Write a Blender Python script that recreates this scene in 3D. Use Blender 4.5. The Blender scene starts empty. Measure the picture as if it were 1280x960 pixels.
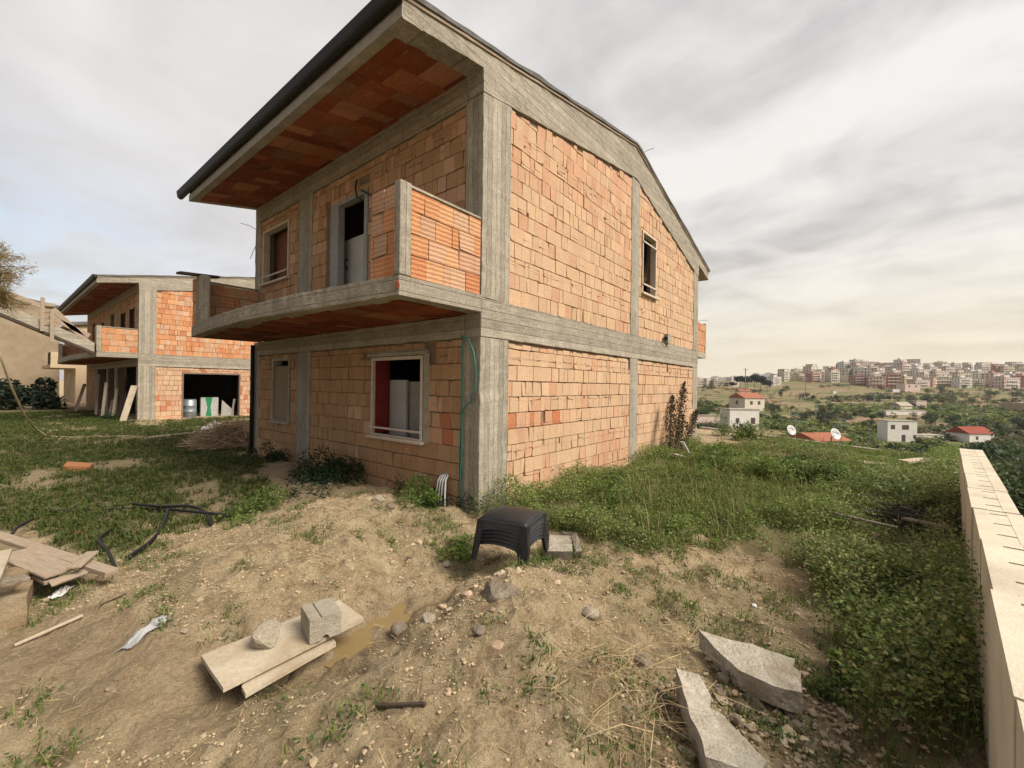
import bpy, bmesh, math, random
import numpy as np
from mathutils import Matrix, Vector
random.seed(7); RNG = np.random.default_rng(7)
SC = bpy.context.scene
COL = SC.collection
rad = math.radians

# ------------------------------------------------------------------ camera
F_PX, YAW, PITCH, ROLL = 530.38, 0.678212, 0.003783, 0.012838
CAM = np.array([-4.57690, -4.29059, 1.95])
def _cam_axes():
    cy, sy = math.cos(YAW), math.sin(YAW)
    fwd = np.array([cy, sy, 0]); right = np.array([sy, -cy, 0]); up = np.array([0, 0, 1.])
    f2 = fwd*math.cos(PITCH)+up*math.sin(PITCH); u2 = up*math.cos(PITCH)-fwd*math.sin(PITCH)
    r2 = right*math.cos(ROLL)+u2*math.sin(ROLL); u3 = u2*math.cos(ROLL)-right*math.sin(ROLL)
    return r2, u3, f2
CR, CU, CF = _cam_axes()
FWD = np.array([math.cos(YAW), math.sin(YAW)]); RGT = np.array([math.sin(YAW), -math.cos(YAW)])
cam = bpy.data.cameras.new("camera"); camo = bpy.data.objects.new("camera", cam); COL.objects.link(camo)
m = Matrix.Identity(4)
for i in range(3):
    m[i][0] = CR[i]; m[i][1] = CU[i]; m[i][2] = -CF[i]; m[i][3] = CAM[i]
camo.matrix_world = m
cam.sensor_width = 36; cam.lens = 36*F_PX/1280; cam.clip_start = .05; cam.clip_end = 30000
SC.camera = camo

# ------------------------------------------------------------------ noise / terrain
def _hash(ix, iy, s):
    h = (ix.astype(np.int64)*374761393 + iy.astype(np.int64)*668265263 + s*1442695041) & 0xffffffff
    h = ((h ^ (h >> 13))*1274126177) & 0xffffffff
    h = h ^ (h >> 16)
    return (h & 0xffff)/65535.0
def vnoise(x, y, s=0):
    x = np.asarray(x, float); y = np.asarray(y, float)
    ix = np.floor(x); iy = np.floor(y); fx = x-ix; fy = y-iy
    fx = fx*fx*(3-2*fx); fy = fy*fy*(3-2*fy)
    a = _hash(ix, iy, s); b = _hash(ix+1, iy, s); c = _hash(ix, iy+1, s); d = _hash(ix+1, iy+1, s)
    return (a*(1-fx)+b*fx)*(1-fy)+(c*(1-fx)+d*fx)*fy
def fbm(x, y, s=0, o=4):
    t = 0; a = .5; n = 0
    for i in range(o):
        t = t+a*vnoise(x*2**i+i*17.3, y*2**i-i*9.1, s+i); n += a; a *= .5
    return t/n
def sstep(a, b, x):
    t = np.clip((x-a)/(b-a), 0, 1); return t*t*(3-2*t)
PD = [0, 8, 14, 25, 40, 70, 140, 220, 300, 400, 500, 560, 620, 700, 800, 900, 1500, 30000]
PZ = [-1.2, -1.6, -3, -6.5, -9.5, -12.5, -15, -14.5, -11.5, -6, 3, 7.5, 9, 9, 9, 9, 9, 9]
HZ = [0]*10+[0, 1.5, 8, 20, 35, 39, 33, 0]
PA, PB = np.array([14.73, -1.68]), np.array([11.85, -6.45])   # lower yard edge
def edge_d(x, y):
    t = PB-PA; t = t/np.linalg.norm(t); n = np.array([-t[1], t[0]])
    dA = (x-PA[0])*n[0]+(y-PA[1])*n[1]
    dB = -(y+5.78+.108*(x-5.1))*.994
    return dA, dB
def G(x, y, cx, cy, sx, sy=None, rot=0):
    sy = sy or sx; c, s = math.cos(rot), math.sin(rot)
    u = (x-cx)*c+(y-cy)*s; v = -(x-cx)*s+(y-cy)*c
    return np.exp(-.5*((u/sx)**2+(v/sy)**2))
def hgt(x, y):
    x = np.asarray(x, float); y = np.asarray(y, float)
    z = .06+.36*G(x, y, -2.4, -2.55, 1.0, .55, .5)+.24*G(x, y, -4.3, -4.2, 1.2)+.24*G(x, y, -1.9, .75, 1.15, .6, 1.1)
    z = z+.2*G(x, y, -3.3, .05, .75, .5, .9)+.12*G(x, y, -.8, 4.6, 1.2, 1.6)-.2*G(x, y, -3.0, -1.35, .95, .3, -.1)
    z = z-.1*G(x, y, -1.7, -.9, .7, .35, .3)+.1*G(x, y, -1.6, -3.9, .6)+.15*G(x, y, 6, -3, 3, 1.5)-.12*G(x, y, -3.4, 5, 1.4, 2.2)
    r = np.hypot(x+2, y+1)
    near = np.exp(-(r/14)**2)
    z = z+(fbm(x*.9, y*.9, 3)-.5)*.22*near+(fbm(x*3.1, y*3.1, 9)-.5)*.15*near+(np.abs(fbm(x*9, y*9, 5, 4)-.5)*-.11+(fbm(x*5.5, y*5.5, 15, 3)-.5)*.07+sstep(.56, .66, fbm(x*6.3, y*6.3, 25, 3))*.03)*np.exp(-(r/7)**2)
    dA, dB = edge_d(x, y); d = np.maximum(dA, dB)
    D = (x-CAM[0])*FWD[0]+(y-CAM[1])*FWD[1]; L = (x-CAM[0])*RGT[0]+(y-CAM[1])*RGT[1]
    zz = np.interp(D, PD, PZ)
    hill = np.interp(D, PD, HZ)*sstep(.46, .86, L/np.maximum(D, 1))
    zv = zz+hill+(fbm(x*.02, y*.02, 21)-.5)*4*sstep(60, 200, D)
    w = sstep(.05, 2.2, d)
    # level building pads under the houses of the row
    return z*(1-w)+zv*w
def gp(px, py, up=0.0):
    """point of the ground seen at a pixel of the photograph"""
    d = CF+CR*((px-640)/F_PX)-CU*((py-480)/F_PX)
    t = .6; prev = t
    while t < 20000:
        p = CAM+d*t
        if p[2] < hgt(p[0], p[1])+up: break
        prev = t; t *= 1.012
    a, b = prev, t
    for _ in range(24):
        mid = (a+b)/2; p = CAM+d*mid
        if p[2] < hgt(p[0], p[1])+up: b = mid
        else: a = mid
    p = CAM+d*b
    return Vector(p)
def at_y(px, py, y):
    d = CF+CR*((px-640)/F_PX)-CU*((py-480)/F_PX)
    return Vector(CAM+d*((y-CAM[1])/d[1]))
def at_x(px, py, x):
    d = CF+CR*((px-640)/F_PX)-CU*((py-480)/F_PX)
    return Vector(CAM+d*((x-CAM[0])/d[0]))
def at_d(px, py, D):
    d = CF+CR*((px-640)/F_PX)-CU*((py-480)/F_PX)
    return Vector(CAM+d*D)

# ------------------------------------------------------------------ materials
MATS = {}
def nodes(name):
    mt = bpy.data.materials.new(name); mt.use_nodes = True
    nt = mt.node_tree; b = nt.nodes['Principled BSDF']
    MATS[name] = mt
    return mt, nt, b
def N(nt, t, **k):
    n = nt.nodes.new(t)
    for a, v in k.items():
        if a in n.inputs: n.inputs[a].default_value = v
        else: setattr(n, a, v)
    return n
def mixc(nt, fac, a, b, mode='MIX'):
    n = nt.nodes.new('ShaderNodeMix'); n.data_type = 'RGBA'; n.blend_type = mode
    for i, v in ((0, fac), (6, a), (7, b)):
        if hasattr(v, 'is_linked') or hasattr(v, 'node'): nt.links.new(v, n.inputs[i])
        else: n.inputs[i].default_value = v if i == 0 else (*v, 1) if len(v) == 3 else v
    return n.outputs[2]
def coord(nt, scale=(1, 1, 1), kind='Object'):
    tc = nt.nodes.new('ShaderNodeTexCoord'); mp = nt.nodes.new('ShaderNodeMapping')
    mp.inputs['Scale'].default_value = scale
    nt.links.new(tc.outputs[kind], mp.inputs[0]); return mp.outputs[0]
def noise(nt, vec, scale, detail=6, rough=.6, dist=0):
    n = N(nt, 'ShaderNodeTexNoise'); n.inputs['Scale'].default_value = scale; n.inputs['Detail'].default_value = detail
    n.inputs['Roughness'].default_value = rough; n.inputs['Distortion'].default_value = dist
    nt.links.new(vec, n.inputs['Vector']); return n.outputs[0]
def ramp(nt, fac, stops):
    r = nt.nodes.new('ShaderNodeValToRGB'); e = r.color_ramp.elements
    while len(e) < len(stops): e.new(.5)
    for k, (p, c) in enumerate(stops):
        e[k].position = p; e[k].color = (*c, 1) if not isinstance(c, (int, float)) else (c, c, c, 1)
    nt.links.new(fac, r.inputs[0]); return r.outputs[0]
def bump(nt, b, h, strength=.4, dist=.02, prev=None):
    n = nt.nodes.new('ShaderNodeBump'); n.inputs['Strength'].default_value = strength; n.inputs['Distance'].default_value = dist
    nt.links.new(h, n.inputs['Height'])
    if prev: nt.links.new(prev, n.inputs['Normal'])
    nt.links.new(n.outputs[0], b.inputs['Normal']); return n.outputs[0]
def mottled(name, c1, c2, scale=6, rough=.9, bstr=.4, bdist=.01, c3=None, fine=60, stretch=(1, 1, 1), spec=.2, metal=0):
    mt, nt, b = nodes(name)
    v = coord(nt, stretch)
    n1 = noise(nt, v, scale, 8, .65); n2 = noise(nt, v, fine, 4, .6)
    f = ramp(nt, n1, [(.35, 0.), (.65, 1.)])
    c = mixc(nt, f, c1, c2)
    if c3:
        n3 = noise(nt, v, scale*.37, 5, .6); c = mixc(nt, ramp(nt, n3, [(.52, 0.), (.66, 1.)]), c, c3)
    c = mixc(nt, .35, c, ramp(nt, n2, [(.25, .25), (.75, 1.)]), 'MULTIPLY')
    nt.links.new(c, b.inputs['Base Color'])
    b.inputs['Roughness'].default_value = rough; b.inputs['Specular IOR Level'].default_value = spec; b.inputs['Metallic'].default_value = metal
    if bstr: 
        p = bump(nt, b, n2, bstr, bdist); bump(nt, b, n1, bstr, bdist*3, p)
    return mt
def concrete(name, streak, c1=(.47, .415, .335), c2=(.33, .29, .23), c3=(.54, .485, .385), upright=False):
    mt, nt, b = nodes(name)
    v = coord(nt); vs = coord(nt, streak)
    big = noise(nt, v, 1.1, 6, .7); st = noise(nt, vs, 5, 4, .65); fine = noise(nt, v, 90, 4, .75); mid = noise(nt, v, 7, 8, .75, .6); med = noise(nt, v, 26, 5, .7)
    # shuttering boards: a tone and a step per board
    sx = N(nt, 'ShaderNodeSeparateXYZ'); nt.links.new(v, sx.inputs[0])
    q = N(nt, 'ShaderNodeMath'); q.operation = 'ADD'
    if upright: nt.links.new(sx.outputs[0], q.inputs[0]); nt.links.new(sx.outputs[1], q.inputs[1])
    else: nt.links.new(sx.outputs[2], q.inputs[0]); q.inputs[1].default_value = 0
    sc = N(nt, 'ShaderNodeMath'); sc.operation = 'MULTIPLY'; sc.inputs[1].default_value = 1/.105 if upright else 1/.14; nt.links.new(q.outputs[0], sc.inputs[0])
    fl = N(nt, 'ShaderNodeMath'); fl.operation = 'FLOOR'; nt.links.new(sc.outputs[0], fl.inputs[0])
    fr = N(nt, 'ShaderNodeMath'); fr.operation = 'FRACT'; nt.links.new(sc.outputs[0], fr.inputs[0])
    wn = N(nt, 'ShaderNodeTexWhiteNoise'); wn.noise_dimensions = '1D'; nt.links.new(fl.outputs[0], wn.inputs['W'])
    seam = ramp(nt, fr.outputs[0], [(0., 0.), (.06, 1.), (.94, 1.), (1., 0.)])
    c = mixc(nt, ramp(nt, big, [(.35, 0.), (.65, 1.)]), c1, c2)
    c = mixc(nt, ramp(nt, mid, [(.48, 0.), (.7, .85)]), c, c3)
    c = mixc(nt, ramp(nt, mid, [(.25, .55), (.42, 0.)]), c, tuple(k*.5 for k in c2))
    c = mixc(nt, .55, c, ramp(nt, wn.outputs[0], [(0., .68), (1., 1.18)]), 'MULTIPLY')
    c = mixc(nt, .55, c, ramp(nt, seam, [(0., .5), (1., 1.)]), 'MULTIPLY')
    c = mixc(nt, .42, c, ramp(nt, st, [(.3, .4), (.6, 1.15)]), 'MULTIPLY')
    c = mixc(nt, .5, c, ramp(nt, med, [(.3, .5), (.6, 1.12)]), 'MULTIPLY')
    c = mixc(nt, .6, c, ramp(nt, fine, [(.3, .4), (.6, 1.12)]), 'MULTIPLY')
    vo = N(nt, 'ShaderNodeTexVoronoi'); vo.inputs['Scale'].default_value = 26; nt.links.new(v, vo.inputs['Vector'])
    hole = ramp(nt, vo.outputs[0], [(.06, 0.), (.13, 1.)])
    c = mixc(nt, .55, c, hole, 'MULTIPLY')
    nt.links.new(c, b.inputs['Base Color']); b.inputs['Roughness'].default_value = .94; b.inputs['Specular IOR Level'].default_value = .12
    p = bump(nt, b, seam, .7, .012); p = bump(nt, b, wn.outputs[0], .5, .01, p); p = bump(nt, b, st, .5, .015, p); p = bump(nt, b, med, .6, .012, p); p = bump(nt, b, fine, .6, .006, p); bump(nt, b, hole, .6, .012, p)
    return mt
def brickmat(name, rib=None, ribscale=0, ribstr=.5):
    mt, nt, b = nodes(name)
    at = N(nt, 'ShaderNodeAttribute'); at.attribute_name = 'Col'
    v = coord(nt); n1 = noise(nt, v, 1.3, 6, .7); n2 = noise(nt, v, 70, 5, .75); n3 = noise(nt, v, 13, 7, .72, .5); n4 = noise(nt, coord(nt, (1, 1, .16)), 3.2, 6, .7)
    cb = noise(nt, coord(nt, (3, 3, 60)), 2.4, 2, .5); cv = noise(nt, coord(nt, (60, 60, 3)), 2.4, 2, .5)
    c = mixc(nt, .6, at.outputs[0], ramp(nt, n1, [(.3, .82), (.7, 1.1)]), 'MULTIPLY')
    c = mixc(nt, .45, c, ramp(nt, cb, [(.35, .72), (.6, 1.06)]), 'MULTIPLY')
    c = mixc(nt, .25, c, ramp(nt, cv, [(.35, .72), (.6, 1.06)]), 'MULTIPLY')
    c = mixc(nt, .6, c, ramp(nt, n2, [(.28, .5), (.62, 1.1)]), 'MULTIPLY')
    c = mixc(nt, ramp(nt, n3, [(.58, 0.), (.7, .6)]), c, (.52, .42, .30))          # mortar smears
    c = mixc(nt, ramp(nt, n4, [(.58, 0.), (.75, .45)]), c, (.30, .20, .12))        # damp streaks
    if rib:
        w = N(nt, 'ShaderNodeTexWave'); w.inputs['Scale'].default_value = ribscale; w.inputs['Distortion'].default_value = 1.8; w.inputs['Detail'].default_value = 3
        w.inputs['Detail Scale'].default_value = 3
        w.bands_direction = rib; nt.links.new(v, w.inputs['Vector'])
        c = mixc(nt, ribstr*.45, c, ramp(nt, w.outputs[1], [(.1, .6), (.6, 1.1)]), 'MULTIPLY')
    nt.links.new(c, b.inputs['Base Color']); b.inputs['Roughness'].default_value = .92; b.inputs['Specular IOR Level'].default_value = .12
    p = bump(nt, b, n2, .6, .006); p = bump(nt, b, cb, .5, .006, p)
    if rib: p = bump(nt, b, w.outputs[1], ribstr, .012, p)
    bump(nt, b, n3, .5, .015, p)
    return mt
def leafmat(name, rough=.55, trans=.4):
    mt, nt, b = nodes(name)
    at = N(nt, 'ShaderNodeAttribute'); at.attribute_name = 'Col'
    nt.links.new(at.outputs[0], b.inputs['Base Color']); b.inputs['Roughness'].default_value = rough; b.inputs['Specular IOR Level'].default_value = .25
    tr = N(nt, 'ShaderNodeBsdfTranslucent'); nt.links.new(at.outputs[0], tr.inputs[0])
    mx = N(nt, 'ShaderNodeMixShader'); mx.inputs[0].default_value = trans
    nt.links.new(b.outputs[0], mx.inputs[1]); nt.links.new(tr.outputs[0], mx.inputs[2])
    nt.links.new(mx.outputs[0], nt.nodes['Material Output'].inputs[0])
    return mt
def plain(name, c, rough=.6, metal=0, spec=.3):
    return mottled(name, c, tuple(k*.8 for k in c), 7, rough, .15, .004, None, 40, spec=spec, metal=metal)

conc_v = concrete('board_formed_concrete_upright', (9, 9, .6), upright=True)
conc_x = concrete('board_formed_concrete_along_gable', (.7, 9, 9))
conc_y = concrete('board_formed_concrete_along_front', (9, .7, 9))
conc_flat = mottled('rough_concrete', (.48, .425, .34), (.35, .305, .24), 6, .94, .7, .012, (.54, .485, .385), 85)
conc_pale = mottled('pale_broken_concrete', (.62, .565, .47), (.46, .41, .33), 9, .95, .9, .015, (.38, .31, .22), 55)
conc_cap = mottled('cream_block_wall', (.74, .66, .52), (.62, .545, .425), 2.6, .92, .5, .006, (.53, .46, .35), 110)
mortar = mottled('wall_mortar', (.31, .225, .15), (.20, .145, .095), 9, .95, .6, .02)
clay = brickmat('hollow_clay_brick')
clay_rib = brickmat('ribbed_clay_brick', 'Z', 5.2, .6)
clay_soffit = brickmat('clay_soffit_tile', 'Y', 9, .35)
membrane = mottled('roof_membrane', (.12, .115, .11), (.2, .19, .18), 8, .85, .4, .01)
gutter_m = mottled('dark_gutter_metal', (.014, .012, .011), (.022, .019, .017), 6, .55, .1, .003, spec=.3)
wood = mottled('weathered_timber', (.46, .36, .265), (.33, .25, .18), 6, .85, .5, .006, (.40, .33, .26), 40, (1, 8, 8))
wood_grey = mottled('grey_timber', (.34, .29, .22), (.22, .18, .14), 6, .88, .5, .006, None, 40, (8, 1, 8))
darkwood = mottled('dark_timber', (.10, .07, .05), (.06, .045, .035), 6, .85, .4, .005)
pale_board = mottled('pale_shuttering_board', (.58, .50, .38), (.48, .39, .28), 4, .9, .4, .006, (.40, .31, .21), 55)
frame_m = mottled('cream_window_frame', (.72, .62, .5), (.6, .5, .4), 8, .75, .3, .004)
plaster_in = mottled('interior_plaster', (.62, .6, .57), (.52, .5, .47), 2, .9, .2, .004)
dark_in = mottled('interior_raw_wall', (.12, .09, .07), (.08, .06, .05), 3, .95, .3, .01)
red_m = plain('dark_red_door_paint', (.3, .035, .028), .6)
grey_door = plain('grey_door_frame', (.36, .35, .33), .6)
tan_plaster = mottled('tan_render', (.36, .28, .19), (.29, .22, .15), .9, .95, .3, .01, (.38, .31, .22))
cream_plaster = mottled('cream_render', (.62, .48, .33), (.55, .42, .28), .9, .9, .2, .006)
black_pl = mottled('black_plastic', (.016, .016, .018), (.026, .026, .028), 5, .42, .12, .002, (.034, .033, .034), 30, spec=.35)
black_pipe = plain('black_polythene', (.015, .015, .016), .5)
hose_m = plain('green_hose_plastic', (.03, .20, .16), .45)
rope_m = plain('straw_rope', (.5, .42, .26), .85)
white_m = plain('white_plastic', (.75, .74, .72), .5)
rock_m = mottled('limestone_rock', (.46, .40, .31), (.34, .28, .2), 7, .95, .7, .02, (.52, .47, .38), 60)
rock_b = mottled('brown_rock', (.30, .25, .19), (.22, .17, .12), 7, .95, .7, .02, (.38, .33, .26), 60)
tufa_m = mottled('tufa_block', (.36, .27, .165), (.28, .2, .12), 6, .95, .7, .012, (.40, .32, .22), 80)
steel_m = mottled('galvanised_steel', (.38, .42, .46), (.28, .31, .35), 5, .45, .1, .003, metal=.5)
leaf_m = leafmat('leaf'); grass_m = leafmat('grass_blade', .6, .3); dry_m = leafmat('dry_stalk', .8, .1)
bark_m = mottled('bark', (.14, .10, .07), (.09, .065, .045), 12, .95, .6, .02)
puddle_m = None

def ground_material():
    mt, nt, b = nodes('ground_soil')
    v = coord(nt)
    at = N(nt, 'ShaderNodeAttribute'); at.attribute_name = 'Zone'
    sep = N(nt, 'ShaderNodeSeparateColor'); nt.links.new(at.outputs[0], sep.inputs[0])
    big = noise(nt, v, .9, 6, .65); mid = noise(nt, v, 5, 7, .7); fine = noise(nt, v, 38, 6, .7); gr = noise(nt, v, 140, 3, .6)
    dirt = mixc(nt, ramp(nt, big, [(.3, 0.), (.7, 1.)]), (.465, .355, .215), (.37, .27, .155))
    dirt = mixc(nt, ramp(nt, mid, [(.42, 0.), (.7, 1.)]), dirt, (.57, .455, .295))
    dirt = mixc(nt, ramp(nt, mid, [(.3, .9), (.47, 0.)]), dirt, (.26, .19, .115))
    soil = mixc(nt, ramp(nt, mid, [(.35, 0.), (.65, 1.)]), (.26, .205, .115), (.16, .155, .065))
    # valley fields
    f1 = noise(nt, v, .018, 4, .6, 1.5); f2 = noise(nt, v, .11, 6, .7)
    mpv = coord(nt, (.006, .019, 1))
    vo = N(nt, 'ShaderNodeTexVoronoi'); vo.inputs['Scale'].default_value = 1.6; nt.links.new(mpv, vo.inputs['Vector'])
    sv = N(nt, 'ShaderNodeSeparateColor'); nt.links.new(vo.outputs['Color'], sv.inputs[0])
    field = ramp(nt, sv.outputs[0], [(0., (.12, .135, .05)), (.3, (.16, .165, .065)), (.5, (.25, .19, .11)), (.7, (.30, .19, .125)), (.85, (.19, .17, .075)), (1., (.11, .12, .05))])
    field = mixc(nt, .7, field, ramp(nt, f2, [(.3, .5), (.7, 1.25)]), 'MULTIPLY')
    c = mixc(nt, sep.outputs[0], dirt, soil)
    wet = mixc(nt, .75, c, (.34, .25, .155))
    c = mixc(nt, sep.outputs[2], c, wet)
    c = mixc(nt, .5, c, ramp(nt, fine, [(.3, .5), (.65, 1.15)]), 'MULTIPLY')
    c = mixc(nt, sep.outputs[1], c, field)
    nt.links.new(c, b.inputs['Base Color'])
    b.inputs['Specular IOR Level'].default_value = .15
    rr = N(nt, 'ShaderNodeMapRange'); nt.links.new(sep.outputs[2], rr.inputs[0]); rr.inputs[3].default_value = .95; rr.inputs[4].default_value = .5
    nt.links.new(rr.outputs[0], b.inputs['Roughness'])
    p = bump(nt, b, gr, .8, .01); p = bump(nt, b, fine, 1., .035, p); bump(nt, b, mid, .9, .08, p)
    return mt
ground_m = ground_material()

# ------------------------------------------------------------------ mesh builder
class MB:
    def __init__(s): s.v = []; s.f = []; s.m = []; s.c = []
    def face(s, idx, mi=0, col=None): s.f.append(tuple(idx)); s.m.append(mi); s.c.append(col)
    def pts(s, ps):
        b = len(s.v); s.v.extend([tuple(p) for p in ps]); return b
    def hexa(s, p, mi=0, col=None):
        b = s.pts(p)
        for q in ((0, 3, 2, 1), (4, 5, 6, 7), (0, 1, 5, 4), (1, 2, 6, 5), (2, 3, 7, 6), (3, 0, 4, 7)):
            s.face([b+i for i in q], mi, col)
        return s
    def box(s, x0, x1, y0, y1, z0, z1, mi=0, col=None):
        return s.hexa([(x0, y0, z0), (x1, y0, z0), (x1, y1, z0), (x0, y1, z0), (x0, y0, z1), (x1, y0, z1), (x1, y1, z1), (x0, y1, z1)], mi, col)
    def obox(s, c, ux, uy, uz, hx, hy, hz, mi=0, col=None):
        c = Vector(c); ux = Vector(ux)*hx; uy = Vector(uy)*hy; uz = Vector(uz)*hz
        return s.hexa([c-ux-uy-uz, c+ux-uy-uz, c+ux+uy-uz, c-ux+uy-uz, c-ux-uy+uz, c+ux-uy+uz, c+ux+uy+uz, c-ux+uy+uz], mi, col)
    def prism(s, A, B, mi=0, col=None):
        n = len(A); a = s.pts(A); b = s.pts(B)
        s.face([a+i for i in range(n)][::-1], mi, col); s.face([b+i for i in range(n)], mi, col)
        for i in range(n):
            j = (i+1) % n; s.face((a+i, a+j, b+j, b+i), mi, col)
        return s
    def tube(s, P, r, n=8, mi=0, col=None, cap=True):
        P = [Vector(p) for p in P]; R = r if isinstance(r, (list, tuple)) else [r]*len(P)
        rings = []; up = None
        for i, p in enumerate(P):
            t = (P[min(i+1, len(P)-1)]-P[max(i-1, 0)]).normalized()
            if up is None: up = t.orthogonal().normalized()
            up = (up-t*up.dot(t)).normalized(); w = t.cross(up)
            rings.append(s.pts([p+(up*math.cos(2*math.pi*k/n)+w*math.sin(2*math.pi*k/n))*R[i] for k in range(n)]))
        for a, b in zip(rings, rings[1:]):
            for k in range(n): s.face((a+k, a+(k+1) % n, b+(k+1) % n, b+k), mi, col)
        if cap:
            s.face([rings[0]+k for k in range(n)][::-1], mi, col); s.face([rings[-1]+k for k in range(n)], mi, col)
        return s
    def build(s, name, mats, parent=None, smooth=False, bevel=0, recalc=True, loc=None):
        if not isinstance(mats, (list, tuple)): mats = [mats]
        me = bpy.data.meshes.new(name); me.from_pydata(s.v, [], s.f)
        for mt in mats: me.materials.append(mt)
        me.polygons.foreach_set('material_index', s.m)
        if any(c is not None for c in s.c):
            a = me.color_attributes.new('Col', 'FLOAT_COLOR', 'CORNER')
            cols = []
            for f, c in zip(s.f, s.c):
                c = c or (.5, .5, .5); cols.extend([c[0], c[1], c[2], 1.0]*len(f))
            a.data.foreach_set('color', cols)
        if recalc:
            bm = bmesh.new(); bm.from_mesh(me); bmesh.ops.recalc_face_normals(bm, faces=bm.faces); bm.to_mesh(me); bm.free()
        if smooth: me.polygons.foreach_set('use_smooth', [True]*len(me.polygons))
        o = bpy.data.objects.new(name, me); COL.objects.link(o)
        if parent is not None: o.parent = parent
        if loc is not None: o.location = loc
        if bevel:
            md = o.modifiers.new('bevel', 'BEVEL'); md.width = bevel; md.segments = 2; md.limit_method = 'ANGLE'
        return o
def tag(o, label=None, cat=None, group=None, kind=None):
    if label: o['label'] = label
    if cat: o['category'] = cat
    if group: o['group'] = group
    if kind: o['kind'] = kind
    return o
def thing(name, label, cat, loc=(0, 0, 0), rz=0, group=None):
    o = bpy.data.objects.new(name, None); COL.objects.link(o); o.location = loc; o.rotation_euler = (0, 0, rz)
    o.empty_display_size = .2
    return tag(o, label, cat, group)
def quads_np(name, V, cols, mat, parent=None, nv=4):
    """V: (n,nv,3) separate faces, cols (n,3)"""
    n = len(V); me = bpy.data.meshes.new(name)
    me.vertices.add(n*nv); me.vertices.foreach_set('co', np.ascontiguousarray(V, dtype=np.float32).ravel())
    me.loops.add(n*nv); me.loops.foreach_set('vertex_index', np.arange(n*nv, dtype=np.int32))
    me.polygons.add(n); me.polygons.foreach_set('loop_start', np.arange(0, n*nv, nv, dtype=np.int32))
    me.polygons.foreach_set('loop_total', np.full(n, nv, dtype=np.int32))
    me.update(calc_edges=True)
    a = me.color_attributes.new('Col', 'FLOAT_COLOR', 'POINT')
    c4 = np.ones((n, nv, 4), np.float32); c4[:, :, :3] = np.asarray(cols)[:, None, :]
    a.data.foreach_set('color', c4.ravel())
    me.materials.append(mat)
    o = bpy.data.objects.new(name, me); COL.objects.link(o)
    if parent is not None: o.parent = parent
    return o
def leaf_quads(P, size, aspect=.5, flat=.5, rng=RNG, fold=True):
    """rhombic leaves at points P; flat 0..1 = how horizontal"""
    n = len(P); size = np.broadcast_to(np.asarray(size, float), (n,))
    nr = rng.normal(size=(n, 3)); nr[:, 2] = np.abs(nr[:, 2])+flat*2; nr /= np.linalg.norm(nr, axis=1)[:, None]
    t = rng.normal(size=(n, 3)); t -= nr*(t*nr).sum(1)[:, None]; t /= np.linalg.norm(t, axis=1)[:, None]
    b = np.cross(nr, t)
    L = t*size[:, None]; W = b*(size*aspect)[:, None]
    return np.stack([P-L*.5, P+W*.5+L*.05, P+L*.5, P-W*.5+L*.05], 1)
def jitcol(base, n, rng=RNG, v=.25, h=.06):
    base = np.asarray(base, float)
    c = base[None, :]*(1+rng.uniform(-v, v, (n, 1)))*(1+rng.normal(0, h, (n, 3)))
    return np.clip(c, .004, .9)

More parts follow.
